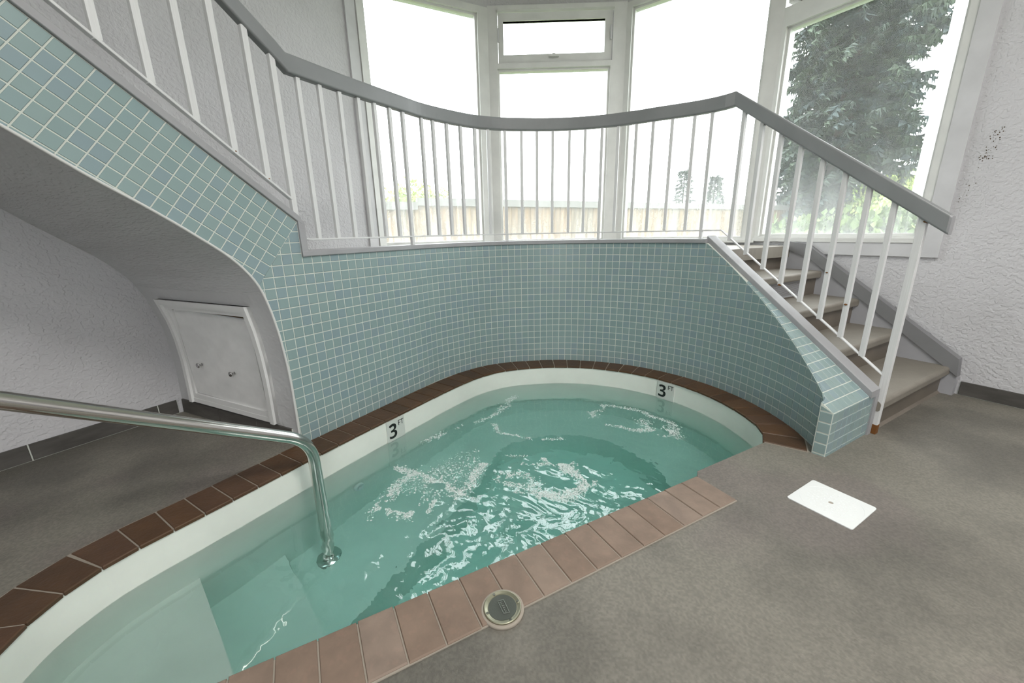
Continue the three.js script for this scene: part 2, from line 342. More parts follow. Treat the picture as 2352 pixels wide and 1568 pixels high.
for (const [u0, u1, y0, y1] of [[0, 0.43, -0.1, CEIL + 0.1], [0.57, 1, -0.1, CEIL + 0.1], [0.43, 0.57, -0.1, 0.8], [0.43, 0.57, 2.9, CEIL + 0.1]]) part(wallBack, 'stucco', slab([[u0, y0], [u1, y0], [u1, y1], [u0, y1]], BK3, 0, 0.15), M.stucco);
solo('ceiling', flatSlab(roomPlan, [], CEIL, CEIL + 0.12), M.ceiling, 'plain white ceiling over the pool room', 'ceiling', { kind: 'structure' });

// ───────────────────────── bay windows ─────────────────────────
function seg(P, Q) { const dx = Q[0] - P[0], dz = Q[1] - P[1], l = Math.hypot(dx, dz), d = [dx / l, dz / l], n = [d[1], -d[0]]; return { l, at: (s, y, h = 0) => V(P[0] + d[0] * s + n[0] * h, y, P[1] + d[1] * s + n[1] * h) }; }   // h outwards
const segs = [seg(A, B), seg(B, Cc), seg(Cc, D), { l: 1.34, at: RW3 }];
const wbox = (S, s0, s1, y0, y1, h0, h1) => slab([[s0, y0], [s1, y0], [s1, y1], [s0, y1]], S.at, h0, h1);
const pane = (lo, hi, s) => new THREE.MeshPhysicalMaterial({ color: lin(0.93, 0.96, 0.95), transmission: 1, thickness: 0, ior: 1.5, roughness: 1, roughnessMap: fog(lo, hi, s) });
function glass(win, S, s0, s1, y0, y1, mat, h = 0.05) {
  const T = new Tri(), q = (s, y, hh) => { const v = S.at(s, y, hh); return [v.x, v.y, v.z]; };
  T.quad(q(s0, y0, h), q(s1, y0, h), q(s1, y1, h), q(s0, y1, h), [0, 0], [1, 0], [1, 1], [0, 1]);
  return part(win, 'glass_pane', T.geo(), mat);
}
function frameRing(win, S, s0, s1, y0, y1, w, h0, h1, mat, name) {   // w = [left, right, bottom, top] widths outside the opening
  const [l, r, b, t] = w;
  part(win, name, wbox(S, s0 - l, s0, y0 - b, y1 + t, h0, h1), mat); part(win, name, wbox(S, s1, s1 + r, y0 - b, y1 + t, h0, h1), mat);
  part(win, name, wbox(S, s0, s1, y0 - b, y0, h0, h1), mat); part(win, name, wbox(S, s0, s1, y1, y1 + t, h0, h1), mat);
}
const winLabel = ['tall white-framed window between the stucco wall and the vented window', 'white-framed window with a small hinged vent at the top', 'tall white-framed window between the vented window and the spruce window', 'wide white-framed window looking onto the spruce tree'];
const wins = winLabel.map((l, i) => thing(`window_${i + 1}`, l, 'window', { kind: 'structure' }));
const paneA = pane(0.2, 0.55, 1), paneB = pane(0.2, 0.52, 4), paneC = pane(0.22, 0.58, 8), paneD = pane(0.2, 0.5, 12);
const stepW = 0.02;
function fixedLight(win, S, s0, s1, y0, y1, mat, w) {
  frameRing(win, S, s0 - stepW, s1 + stepW, y0 - stepW, y1 + stepW, w, -0.01, 0.12, M.frame, 'frame');
  frameRing(win, S, s0, s1, y0, y1, [stepW, stepW, stepW, stepW], 0.022, 0.10, M.frame, 'bead');
  glass(win, S, s0, s1, y0, y1, mat);
}
fixedLight(wins[0], segs[0], 0.04, 1.168, 1.11, 3.40, paneA, [0.02, 0.117, 0.03, 0.06]);
fixedLight(wins[1], segs[1], 0.115, 1.30, 1.105, 2.895, paneB, [0.095, 0.155, 0.03, 0.05]);
{ // the vent
  const S = segs[1], w = wins[1];
  frameRing(w, S, 0.105, 1.335, 2.965, 3.465, [0.105, 0.14, 0, 0.03], -0.01, 0.12, M.frame, 'frame');
  const sash = new THREE.Group(); sash.name = 'vent_sash'; w.add(sash);
  frameRing(sash, S, 0.165, 1.252, 3.048, 3.36, [0.055, 0.078, 0.078, 0.075], 0.008, 0.07, M.frame, 'sash_rail');
  frameRing(sash, S, 0.165, 1.252, 3.048, 3.36, [-0.0, -0.0, 0.012, 0.016], 0.02, 0.06, M.frame, 'bead');
  glass(sash, S, 0.165, 1.252, 3.048, 3.36, paneD, 0.05);
  part(w, 'vent_stop', wbox(S, 0.105, 1.335, 3.435, 3.475, -0.05, 0.0), M.frame);
  part(w, 'latch', mergeGeometries([wbox(S, 0.66, 0.76, 3.012, 3.03, -0.03, 0.01), wbox(S, 0.69, 0.725, 3.03, 3.045, -0.018, 0.01)]), M.frame, 'white latch under the vent');
  for (const s of [0.115, 1.315]) part(w, 'stay', wbox(S, s - 0.008, s + 0.008, 3.16, 3.29, -0.02, 0.0), M.frameGrey);
}
fixedLight(wins[2], segs[2], 0.078, 1.312, 1.11, 3.415, paneC, [0.058, 0.11, 0.03, 0.05]);
{ const w = wins[3], S = segs[3];
  fixedLight(w, S, 0.056, 1.17, 1.13, 2.85, paneD, [0.036, 0.05, 0.04, 0.15]);
  frameRing(w, S, 0.09, 1.15, 3.05, 3.38, [0.07, 0.09, 0, 0.09], 0.0, 0.12, M.frame, 'frame');
  glass(w, S, 0.09, 1.15, 3.05, 3.38, paneD, 0.06);
  part(w, 'casing', wbox(S, 1.24, 1.342, 0.96, 3.55, -0.022, 0.0), M.frameGrey); part(w, 'casing', wbox(S, 0.3, 1.24, 0.96, 1.068, -0.022, 0.0), M.frameGrey);
  part(w, 'sill', wbox(S, 0.0, 1.24, 1.062, 1.095, -0.03, 0.02), M.frame);
}
part(wins[0], 'casing', slab([[TLA - 0.19, 1.03], [TLA - 0.075, 1.03], [TLA - 0.075, 3.6], [TLA - 0.19, 3.6]], LW3, 0, 0.02), M.frameGrey);
part(wins[0], 'casing', slab([[TLA - 0.07, 1.03], [TLA + 0.02, 1.03], [TLA + 0.02, 3.6], [TLA - 0.07, 3.6]], LW3, 0, 0.032), M.frame);
['left', 'middle', 'right'].forEach((n, i) => {
  const S = segs[i], e = 0.04, l = S.l;
  const w = thing(`wall_bay_${n}`, ['low wall under and over the window beside the stucco wall', 'low wall under and over the vented window', 'low wall under and over the window beside the stair window'][i], 'wall', { kind: 'structure' });
  part(w, 'lower_wall', wbox(S, -e, l + e, -0.1, 1.062, 0, 0.14), M.frameGrey); part(w, 'upper_wall', wbox(S, -e, l + e, 3.47, CEIL + 0.1, 0, 0.14), M.stucco);
  part(w, 'sill', wbox(S, 0.0, l, 1.05, 1.072, -0.05, 0.03), M.frame);
});

{ // window behind the camera
  const w = thing('window_5', 'wide white-framed window in the wall opposite the bay', 'window', { kind: 'structure' }), S = { at: BK3 };
  for (const [u0, u1, y0, y1] of [[0.43, 0.436, 0.8, 2.9], [0.564, 0.57, 0.8, 2.9], [0.436, 0.564, 0.8, 0.87], [0.436, 0.564, 2.83, 2.9], [0.497, 0.503, 0.87, 2.83]]) part(w, 'frame', wbox(S, u0, u1, y0, y1, 0.0, 0.12), M.frame);
  glass(w, S, 0.436, 0.564, 0.87, 2.83, pane(0.1, 0.2, 20), 0.06);
}

// landing behind the tiled wall
{ const pl = []; for (let i = 0; i <= 60; i++) { const v = W3(lerp(0.3, sCorner, i / 60), 0, -0.1); pl.push([v.x, v.z]); }
  for (const v of [R3(1.46, 0.17, 0), R3(2.68, 0.17, 0), V(D[0], 0, D[1]), V(Cc[0], 0, Cc[1]), V(B[0], 0, B[1]), V(A[0], 0, A[1]), LW3(1.0, 0)]) pl.push([v.x, v.z]);
  solo('floor_landing', flatSlab(pl, [], 0.93, 1.0265), M.tread, 'raised landing between the tiled wall and the bay windows', 'landing', { kind: 'structure' }); }

// baseboards of slate-look tiles
function baseTiles(name, label, map, t0, t1, len, joints) {
  const g = thing(name, label, 'baseboard', { kind: 'structure' });
  part(g, 'grout', slab([[t0, 0], [t1, 0], [t1, 0.098], [t0, 0.098]], map, 0, 0.006), M.grout);
  const js = joints || []; if (!joints) for (let t = t0; t < t1 + len; t += len) js.push(Math.min(t, t1));
  for (let i = 0; i < js.length - 1; i++) { if (js[i + 1] - js[i] < 0.02) continue; const T = new Tri(); tileTris(T, [[js[i] + 0.003, 0.004], [js[i + 1] - 0.003, 0.004], [js[i + 1] - 0.003, 0.1], [js[i] + 0.003, 0.1]], map, 0, 0.011, 0.002); part(g, 'tile', T.geo(), M.slate); }
}
baseTiles('baseboard_left', 'dark slate tile baseboard under the left stucco wall', LW3, TL0, -0.02, 0.6, [-6.8, -6.2, -5.6, -5.0, -4.4, -3.8, -3.2, -2.6, -2.0, -1.4, -0.72, -0.13, -0.02]);
baseTiles('baseboard_right', 'dark slate tile baseboard under the right stucco wall', (t, y, h) => RW3(t, y, -h), 1.62, TR1, 0.6, [1.62, 1.98, 2.58, 3.18, 3.78, 4.4, 5, 5.6, 6.2, 6.8, 7.4, 8, TR1]);
{ const g = part(wallRight, 'mould_specks', new THREE.BufferGeometry(), std(lin(0.09, 0.06, 0.035), 0.9)), list = [];
  for (let i = 0; i < 70; i++) { const k = rnd(), y = k < 0.55 ? 1.62 + 0.07 * (rnd() + rnd() - 1) : k < 0.8 ? 1.74 + 0.06 * (rnd() + rnd() - 1) : rr(1.32, 1.8), t = 1.40 + 0.07 * (y - 1.4) / 0.4 + 0.045 * (rnd() + rnd() - 1), r = rr(0.0012, 0.0042); const s = new THREE.SphereGeometry(r, 5, 4); const v = RW3(t, y, 0); s.scale(1, 1, 1); s.translate(v.x, v.y, v.z); list.push(s); }
  g.geometry = mergeGeometries(list); g.userData.kind = 'stuff'; }

// ───────────────────────── tiled wall round the pool ─────────────────────────
const LY = 1.0275, PITCH = 0.058, GAP = 0.0052;
const capLeftY = s => 1.275 + 0.7855 * (0.262 - s);        // underside of the sloped cap, left
const ASc = [[-2.6, 3.01], [-0.702, 1.575], [-0.5, 1.42], [-0.378, 1.335], [-0.288, 1.268], [-0.203, 1.20], [-0.111, 1.122], [-0.047, 1.05], [0.008, 0.959], [0.042, 0.84], [0.065, 0.704], [0.079, 0.551], [0.085, 0.394], [0.084, 0.233], [0.08, 0.0]];
const BSc = [[-2.6, 2.90], [-0.70, 1.455], [-0.586, 1.368], [-0.512, 1.30], [-0.417, 1.218], [-0.35, 1.162], [-0.28, 1.10], [-0.216, 1.032], [-0.15, 0.94], [-0.10, 0.83], [-0.065, 0.70], [-0.045, 0.577], [-0.037, 0.40], [-0.04, 0.233], [-0.05, 0.0]];
const topAt = s => s <= sCorner ? WTOP : slopeY(along(W3(s, 0)));
const pool = thing('wall_pool', 'curved low wall of pale blue-green mosaic tile around the hot tub', 'wall', { kind: 'structure' });
{ // body
  const T = new Tri(), N = 260, a3 = v => [v.x, v.y, v.z];
  const outer = (s, y) => { if (s <= sCorner) return W3(s, y, -0.11); const p = W3(s, y); return R3(1.47, along(p), y); };
  for (let i = 0; i < N; i++) {
    const s0 = lerp(0.262, WLEN, i / N), s1 = lerp(0.262, WLEN, (i + 1) / N), t0 = topAt(s0), t1 = topAt(s1);
    T.quad(a3(W3(s0, 0)), a3(W3(s1, 0)), a3(W3(s1, t1)), a3(W3(s0, t0)));
    T.quad(a3(outer(s0, 0)), a3(outer(s1, 0)), a3(outer(s1, t1)), a3(outer(s0, t0)));
    T.quad(a3(W3(s0, t0)), a3(W3(s1, t1)), a3(outer(s1, t1)), a3(outer(s0, t0)));
  }
  const y0 = topAt(WLEN), y1 = slopeY(-0.99), p = [[0.947, -0.931], [0.957, -0.99], [1.47, -0.99], [1.47, -0.931]], Y = [y0, y1, y1, y0];
  for (let i = 0; i < 3; i++) T.quad(a3(R3(...p[i], 0)), a3(R3(...p[i + 1], 0)), a3(R3(...p[i + 1], Y[i + 1])), a3(R3(...p[i], Y[i])));
  T.quad(...p.map((q, i) => a3(R3(...q, Y[i]))));
  part(pool, 'grout_bed', T.geo(), M.grout);
}
{ // tiles
  const wallRegion = [...ASc.slice(8).map(p => [...p]), [WLEN - 0.002, 0.0]];
  wallRegion[wallRegion.length - 2][1] = 0.0;
  for (let i = 0; i <= 60; i++) { const s = lerp(WLEN - 0.002, sCorner, i / 60); wallRegion.push([s, topAt(s) - 0.001]); }
  wallRegion.push([0.262, WTOP], [0.262, 1.27]);
  const th = Math.atan(0.755), ct = Math.cos(th), st = Math.sin(th);
  const ledge = (u, v, h) => { const a = -0.12 - u * ct - 0 * h; const p = R3(v, a - st * h, slopeY(a) + h * ct); return p; };
  const ledgeRegion = []; const sl = wallSAt(66);
  for (let i = 0; i <= 40; i++) { const p = W3(lerp(sl, WLEN, i / 40), 0), a = along(p); if (a < -0.2) ledgeRegion.push([(-0.12 - a) / ct, across(p) + 0.002]); }
  ledgeRegion.push([(0.99 - 0.12) / ct, 0.958], [(0.99 - 0.12) / ct, 1.42], [(0.2 - 0.12) / ct, 1.42]);
  const front = (u, v, h) => R3(u, -0.99 - h, v), cham = (() => { const p = R3(0.947, -0.931, 0), q = R3(0.957, -0.99, 0), l = p.distanceTo(q), d = q.clone().sub(p).divideScalar(l), n = V(d.z, 0, -d.x); if (n.dot(V(-nR[0], 0, -nR[1])) < 0) n.negate(); return { l, map: (u, v, h) => p.clone().addScaledVector(d, u).addScaledVector(n, h).setY(v) }; })();
  const y1 = slopeY(-0.99);
  layTiles(pool, [
    { polys: mosaic(wallRegion, PITCH, GAP, 0, 0.262, 0.005), map: (u, v, h) => W3(u, v, h) },
    { polys: mosaic(ledgeRegion, PITCH, GAP, 0, (0.99 - 0.12) / ct, 1.42), map: ledge },
    { polys: mosaic([[0.957, 0], [1.432, 0], [1.432, y1], [0.957, y1]], PITCH, GAP, 0, 0.957, y1), map: front },
    { polys: mosaic([[0, 0], [cham.l, 0], [cham.l, y1], [0, y1 + 0.03]], PITCH + 0.003, GAP + 0.003, 0, 0, y1), map: cham.map },
  ], tileMats, -0.002, 0.0028, 0.0012);
}
{ // painted cap
  const pts = []; for (let i = 0; i <= 90; i++) pts.push(W3(lerp(0.262, sCorner, i / 90), WTOP + 0.016, -0.05));
  part(pool, 'cap', sweep(pts, rectProfile(0.13, 0.032, 0.005)), M.trimGrey);
  part(pool, 'cap', sweep([R3(1.425, 0.135, slopeY(0.135) + 0.02), R3(1.425, -1.0, slopeY(-1.0) + 0.02)], rectProfile(0.105, 0.042, 0.005)), M.trimGrey);
  part(pool, 'corner_board', slab([[1.432, 0], [1.475, 0], [1.475, slopeY(-0.99)], [1.432, slopeY(-0.99)]], (o, y, h) => R3(o, -0.99 - h, y), -0.02, 0.012), M.trimGrey);
}

// ───────────────────────── long staircase on the left ─────────────────────────
const stairL = thing('staircase', 'long staircase with tiled side and curved plastered underside rising along the left wall', 'staircase');
{
  const outline = [...ASc, [0.262, 0], [0.262, 1.275], [-2.6, capLeftY(-2.6)]];
  part(stairL, 'stringer', slab(outline, L3, -0.11, 0), M.grout);
  const top = [0.262, 1.272], foot = [0.008, 0.959];
  const region = [...ASc.slice(0, 9), top, [-2.6, capLeftY(-2.6)]].map(p => [...p]);
  region.splice(9, 1, [top[0] - 0.004, top[1]]);
  layTiles(stairL, [{ polys: mosaic(region, PITCH, GAP, Math.atan(-0.7855), top[0], top[1] + 0.002), map: L3 }], tileMats, -0.002, 0.0028, 0.0012);
  part(stairL, 'cap', sweep([L3(-2.6, capLeftY(-2.6) + 0.022, -0.05), L3(0.282, capLeftY(0.282) + 0.022, -0.05)], rectProfile(0.13, 0.04, 0.005)), M.trimGrey);
  part(stairL, 'cap', slab([[0.262, WTOP], [0.298, WTOP], [0.298, capLeftY(0.298) + 0.03], [0.262, capLeftY(0.262) + 0.02]], L3, -0.115, 0.014), M.trimGrey);
  { const c = new THREE.CatmullRomCurve3(ASc.map(p => L3(p[0] - 0.003, p[1] - 0.002, 0.0)), false, 'centripetal'); part(stairL, 'edge_bead', new THREE.TubeGeometry(c, 120, 0.0065, 6), std(lin(0.66, 0.66, 0.64), 0.8)); }
  // underside above the hatch
  const at = (prof, y) => { for (let i = 0; i < prof.length - 1; i++) if (y <= prof[i][1] && y >= prof[i + 1][1]) return lerp(prof[i][0], prof[i + 1][0], (prof[i][1] - y) / (prof[i][1] - prof[i + 1][1])); return prof[prof.length - 1][0]; };
  const crv = prof => new THREE.CatmullRomCurve3(prof.map(p => V(p[0], p[1], 0)), false, 'centripetal');
  const YS = 0.9, up = prof => [...prof.filter(p => p[1] > YS + 0.02), [at(prof, YS), YS]];
  const ca = up(ASc), cb = up(BSc); const n = Math.min(ca.length, cb.length); while (ca.length > n) ca.splice(1, 1); while (cb.length > n) cb.splice(1, 1);
  const ka = crv(ca), kb = crv(cb), onWall = (s, y) => LW3(s + 0.059, y, 0);
  part(stairL, 'soffit', gridGeo((u, w) => { const a = ka.getPoint(u), b = kb.getPoint(u); return L3(a.x, a.y, 0.001).lerp(onWall(b.x, b.y), w); }, 60, 12, (u, w) => [u * 4.2, w * 1.05]), M.soffit);
  var hatchAt = (f, y, off = 0) => { const a = L3(at(ASc, y), y, 0.001), b = onWall(at(BSc, y), y); return b.lerp(a, f).add(V(-dL[0] * off, 0, -dL[1] * off)); };
  const fs = [0, 0.18, 0.815, 1], ys = [0, 0.175, 0.77, YS], list = [];
  for (let i = 0; i < 3; i++) for (let j = 0; j < 3; j++) { if (i === 1 && j === 1) continue; list.push(gridGeo((u, w) => hatchAt(lerp(fs[i], fs[i + 1], u), lerp(ys[j], ys[j + 1], w)), 6, 10, (u, w) => [lerp(fs[i], fs[i + 1], u) * 1.17, lerp(ys[j], ys[j + 1], w)])); }
  part(stairL, 'soffit_wall', mergeGeometries(list), M.soffit);
  for (let k = 1; k <= 9; k++) {
    const y = LY + 0.207 * k, s1 = 0.26 - 0.268 * (k - 1);
    part(stairL, 'tread', slab([[s1 - 0.30, y - 0.04], [s1, y - 0.04], [s1, y], [s1 - 0.30, y]], L3, -1.04, -0.11), M.tread);
    part(stairL, 'riser', slab([[s1 - 0.04, y - 0.207], [s1 - 0.025, y - 0.207], [s1 - 0.025, y - 0.04], [s1 - 0.04, y - 0.04]], L3, -1.04, -0.11), M.riser);
  }
}
baseTiles('baseboard_hatch', 'dark slate tile baseboard under the small access hatch', (t, y, h) => hatchAt(t / 1.17, y, h), 0.012, 1.115, 0.4, [0.012, 0.43, 0.80, 1.115]);

// small access hatch in the curved underside
{
  const g = thing('access_hatch', 'small white access hatch with two round knobs, slightly ajar, under the staircase', 'hatch');
  const box = (f0, f1, y0, y1, o0, o1) => {
    const T = new Tri(), n = 10, P = (f, y, o) => { const v = hatchAt(f, y, o); return [v.x, v.y, v.z]; };
    for (let i = 0; i < n; i++) {
      const a = lerp(y0, y1, i / n), b = lerp(y0, y1, (i + 1) / n);
      T.quad(P(f0, a, o1), P(f1, a, o1), P(f1, b, o1), P(f0, b, o1)); T.quad(P(f0, a, o0), P(f0, a, o1), P(f0, b, o1), P(f0, b, o0)); T.quad(P(f1, a, o1), P(f1, a, o0), P(f1, b, o0), P(f1, b, o1));
    }
    T.quad(P(f0, y0, o0), P(f1, y0, o0), P(f1, y0, o1), P(f0, y0, o1)); T.quad(P(f0, y1, o1), P(f1, y1, o1), P(f1, y1, o0), P(f0, y1, o0));
    return T.geo();
  };
  const F = [0.138, 0.86, 0.115, 0.832], w = 0.052;
  const casing = (f0, f1, y0, y1, inner) => part(g, 'casing', mergeGeometries([box(f0, f1, y0, y1, -0.01, 0.018), inner]), M.door);
  casing(F[0], F[0] + w, F[2], F[3], box(F[0], F[0] + 0.028, F[2], F[3], 0.0, 0.033));
  casing(F[1] - w, F[1], F[2], F[3], box(F[1] - 0.028, F[1], F[2], F[3], 0.0, 0.033));
  casing(F[0] + w, F[1] - w, F[3] - 0.062, F[3], box(F[0] + 0.02, F[1] - 0.02, F[3] - 0.034, F[3], 0.0, 0.033));
  casing(F[0] + w, F[1] - w, F[2], F[2] + 0.065, box(F[0] + 0.02, F[1] - 0.02, F[2], F[2] + 0.03, 0.0, 0.02));
  part(g, 'recess', box(0.17, 0.83, 0.16, 0.79, -0.32, -0.30), M.woodEdge);
  part(g, 'jamb', box(0.800, 0.812, 0.17, 0.775, -0.30, -0.002), M.woodEdge, 'bare brown wood edge'); part(g, 'jamb', box(0.18, 0.19, 0.17, 0.775, -0.30, -0.002), M.woodEdge);
  // flat panel that does not follow the curve
  const c = [hatchAt(0.198, 0.186, 0.008), hatchAt(0.798, 0.176, 0.008), hatchAt(0.752, 0.735, -0.034), hatchAt(0.197, 0.763, -0.008)];
  const nrm = V().crossVectors(c[1].clone().sub(c[0]), c[3].clone().sub(c[0])).normalize(); if (nrm.dot(V(-dL[0], 0, -dL[1])) < 0) nrm.negate();
  const pan = (u, v, h) => c[0].clone().multiplyScalar((1 - u) * (1 - v)).addScaledVector(c[1], u * (1 - v)).addScaledVector(c[2], u * v).addScaledVector(c[3], (1 - u) * v).addScaledVector(nrm, h);
  const door = part(g, 'door_panel', slab([[0, 0], [1, 0], [1, 1], [0, 1]], pan, -0.018, 0), M.door);
  for (const [u, v] of [[0.20, 0.385], [0.655, 0.37]]) {
    const k = new THREE.LatheGeometry([[0, 0.03], [0.014, 0.029], [0.0165, 0.026], [0.0165, 0.023], [0.012, 0.019], [0.006, 0.014], [0.005, 0.004], [0.009, 0.0], [0, 0]].map(p => new THREE.Vector2(...p)), 24);
    k.applyQuaternion(new THREE.Quaternion().setFromUnitVectors(V(0, 1, 0), nrm)); const p = pan(u, v, 0); k.translate(p.x, p.y, p.z);
    part(door, 'knob', k, M.chrome, 'small dull metal knob');
  }
}

// ───────────────────────── short staircase on the right ─────────────────────────
const stairR = thing('staircase', 'short five-step staircase with grey-brown treads beside the right stucco wall', 'staircase');
const stepA = k => -1.02 + 0.302 * (k - 1), stepY = k => 0.2055 * k;
const rise = (a, y, o) => R3(o, a, y);
for (let k = 1; k <= 5; k++) {
  const a = stepA(k), y = stepY(k), th = k < 5 ? 0.062 : 0.085, r = 0.022, deep = k < 5 ? 0.302 + 0.05 : 0.12, nose = [];
  for (let i = 0; i <= 6; i++) { const q = rad(90 + 90 * i / 6); nose.push([a + r + r * Math.cos(q), y - r + r * Math.sin(q)]); }
  for (let i = 0; i <= 4; i++) { const q = rad(180 + 90 * i / 4); nose.push([a + 0.014 + 0.014 * Math.cos(q), y - th + 0.014 + 0.014 * Math.sin(q)]); }
  part(stairR, k < 5 ? 'tread' : 'landing_nosing', slab([...nose, [a + deep, y - th], [a + deep, y]], rise, 1.475, 2.635), M.tread);
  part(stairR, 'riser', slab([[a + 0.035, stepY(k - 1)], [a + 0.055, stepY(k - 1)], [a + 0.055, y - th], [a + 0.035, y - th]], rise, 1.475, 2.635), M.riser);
}
part(stairR, 'wall_stringer', slab([[-1.06, 0], [0.2, 0], [0.2, 1.055], [0.0, 0.99], [-1.06, 0.18]], rise, 2.635, 2.688), M.stringer);
part(stairR, 'stringer_cap', slab([[-1.064, 0.145], [0.0, 0.925], [0.2, 1.0], [0.2, 1.066], [0.04, 1.05], [-1.05, 0.272]], rise, 2.62, 2.689), M.stringerCap);
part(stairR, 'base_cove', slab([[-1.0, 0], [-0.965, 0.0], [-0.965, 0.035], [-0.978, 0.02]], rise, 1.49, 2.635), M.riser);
{
  const g = thing('air_vent', 'small slatted metal vent grille in a stair riser', 'vent');
  const a = stepA(4) + 0.035, box = (o0, o1, y0, y1, h) => slab([[o0, y0], [o1, y0], [o1, y1], [o0, y1]], (o, y, hh) => R3(o, a - hh, y), 0.0, h);
  part(g, 'backing', box(1.81, 2.42, 0.64, 0.755, 0.002), M.riser);
  for (const b of [[1.80, 2.43, 0.63, 0.642], [1.80, 2.43, 0.752, 0.765], [1.80, 1.815, 0.642, 0.752], [2.415, 2.43, 0.642, 0.752]]) part(g, 'frame', box(...b, 0.008), M.stringer);
  for (let i = 0; i < 13; i++) part(g, 'slat', box(1.815, 2.415, 0.6445 + i * 0.0083, 0.6485 + i * 0.0083, 0.006), M.stringer);
}

// ───────────────────────── railing ─────────────────────────
const railing = thing('stair_railing', 'continuous white metal balustrade with a wide grey handrail along stairs and landing', 'railing');
{
  const H = -0.022, Z = 0.094, w = 0.052;
  const sEnd = sCorner - 0.02, K = R3(1.49, 0.105, 0);
  const plan = []; for (let i = 0; i <= 80; i++) { const s = lerp(0.34, sEnd, i / 80), t = sm(sEnd - 0.5, sEnd, s), p = W3(s, 0, H); plan.push(p.lerp(W3(s, 0, -0.12), t * 0.9)); }
  plan.push(K);
  const handL = s => 2.103 + 0.76 * (0.345 - s), handR = a => 2.108 - 0.722 * (0.095 - a);   // top of the handrail
  const levelY = 2.095;
  const path = [L3(-2.6, handL(-2.6) - Z / 2, H), L3(0.30, handL(0.30) - Z / 2, H), ...plan.map((p, i) => V(p.x, lerp(2.103, levelY, Math.min(1, i / 8)) - Z / 2, p.z)), R3(1.49, -1.106, handR(-1.106) - Z / 2)];
  path[path.length - 2].y = 2.104 - Z / 2;
  part(railing, 'handrail', sweep(path, rectProfile(w, Z, 0.012, 4)), M.handrail, 'wide grey painted handrail');
  part(railing, 'end_cap', sweep([R3(1.49, -1.104, handR(-1.104) - Z / 2), R3(1.49, -1.116, handR(-1.116) - Z / 2)], rectProfile(w * 0.96, Z * 0.97, 0.012, 4)), M.trimGrey);
  // thin bottom rails
  const lowL = s => 1.404 + 0.80 * (0.249 - s), lowR = a => 1.182 - 0.724 * (0.137 - a), flat = rectProfile(0.026, 0.01, 0.002, 1);
  part(railing, 'bottom_rail', sweep([L3(-2.6, lowL(-2.6), H), L3(0.262, lowL(0.262), H)], rectProfile(0.032, 0.014, 0.002, 1)), M.white);
  const lowPath = plan.map(p => V(p.x, 1.18, p.z)); lowPath.unshift(L3(0.298, 1.185, H)); lowPath.push(R3(1.49, -0.995, lowR(-0.995)));
  part(railing, 'bottom_rail', sweep(lowPath, flat), M.white);
  const bal = (p, y0, y1, yaw, t = 0.023, name = 'baluster') => part(railing, name, upright(p.x, p.z, y0, y1, t, yaw), M.white);
  for (let k = 0; k < 17; k++) { const s = 0.156 - 0.1365 * k; bal(L3(s, 0, H), lowL(s), handL(s) - Z + 0.004, -AL, 0.0275); }
  bal(L3(0.272, 0, H), capLeftY(0.272) + 0.04, handL(0.272) - Z + 0.01, -AL, 0.028, 'post');
  // level part: balusters every 13 cm, posts down to the cap
  const sp = [0.398, 0.525, 0.651, 0.782, 0.905, 1.03]; const posts = [1.148];
  for (const th of [-46.6, -42.2, -36.9, -31.5, -26.3, -21.5, -9.9, -4.4, 1.15, 6.86, 12.3, 23.3, 29.2, 34.5, 40.2, 46.2]) sp.push(wallSAt(th)); for (const th of [-15.6, 17.9, 51.0]) posts.push(wallSAt(th));
  const onPlan = s => { const f = Math.max(0, Math.min(79.999, (s - 0.34) / (sEnd - 0.34) * 80)), i = Math.floor(f), a = plan[i], b = plan[i + 1]; return { p: a.clone().lerp(b, f - i), yaw: Math.atan2(-(b.z - a.z), b.x - a.x) }; };
  for (const s of sp) { const { p, yaw } = onPlan(s); bal(p, 1.178, levelY - Z + 0.006, yaw); }
  for (const s of posts) { const { p, yaw } = onPlan(s); bal(p, WTOP + 0.03, levelY - Z + 0.006, yaw, 0.024, 'post'); }
  for (const a of [0.03, -0.104, -0.236, -0.366, -0.5, -0.628, -0.755, -0.878]) bal(R3(1.49, a, 0), lowR(a), handR(a) - Z + 0.006, -AR, 0.0255);
  bal(R3(1.495, -1.006, 0), 0.055, handR(-1.006) - Z + 0.01, -AR, 0.034, 'post');
  part(railing, 'post_foot', upright(R3(1.495, -1.006, 0).x, R3(1.495, -1.006, 0).z, 0, 0.06, 0.036, -AR), M.rust, 'rusted flaking foot of the end post');
  const blob = (p, r) => { const g = new THREE.IcosahedronGeometry(r, 1); g.scale(1.2, 0.7, 1.2); g.translate(p.x, p.y, p.z); return g; };
  const rusty = [[-0.104, 0.008], [-0.236, 0.005], [-0.366, 0.014], [-0.5, 0.006], [-0.755, 0.006]].map(([a, r]) => blob(R3(1.49, a, lowR(a) + 0.002), r));
  for (const s of [0.019, 0.156]) rusty.push(blob(L3(s, lowL(s) + 0.006, H + 0.01), 0.006));
  for (const s of [0.525, 0.651, 0.782, 0.905, 1.03]) { const { p } = onPlan(s); rusty.push(blob(p.setY(1.183), 0.006)); }
  rusty.push(blob(R3(1.478, -0.755, 0.74), 0.008), blob(R3(1.478, -0.628, 0.92), 0.006), blob(R3(1.49, -1.02, handR(-1.02) - Z), 0.014));
  const rm = part(railing, 'rust_patches', mergeGeometries(rusty), M.rust, 'orange rust blooming at the welds'); rm.userData.kind = 'stuff';
}

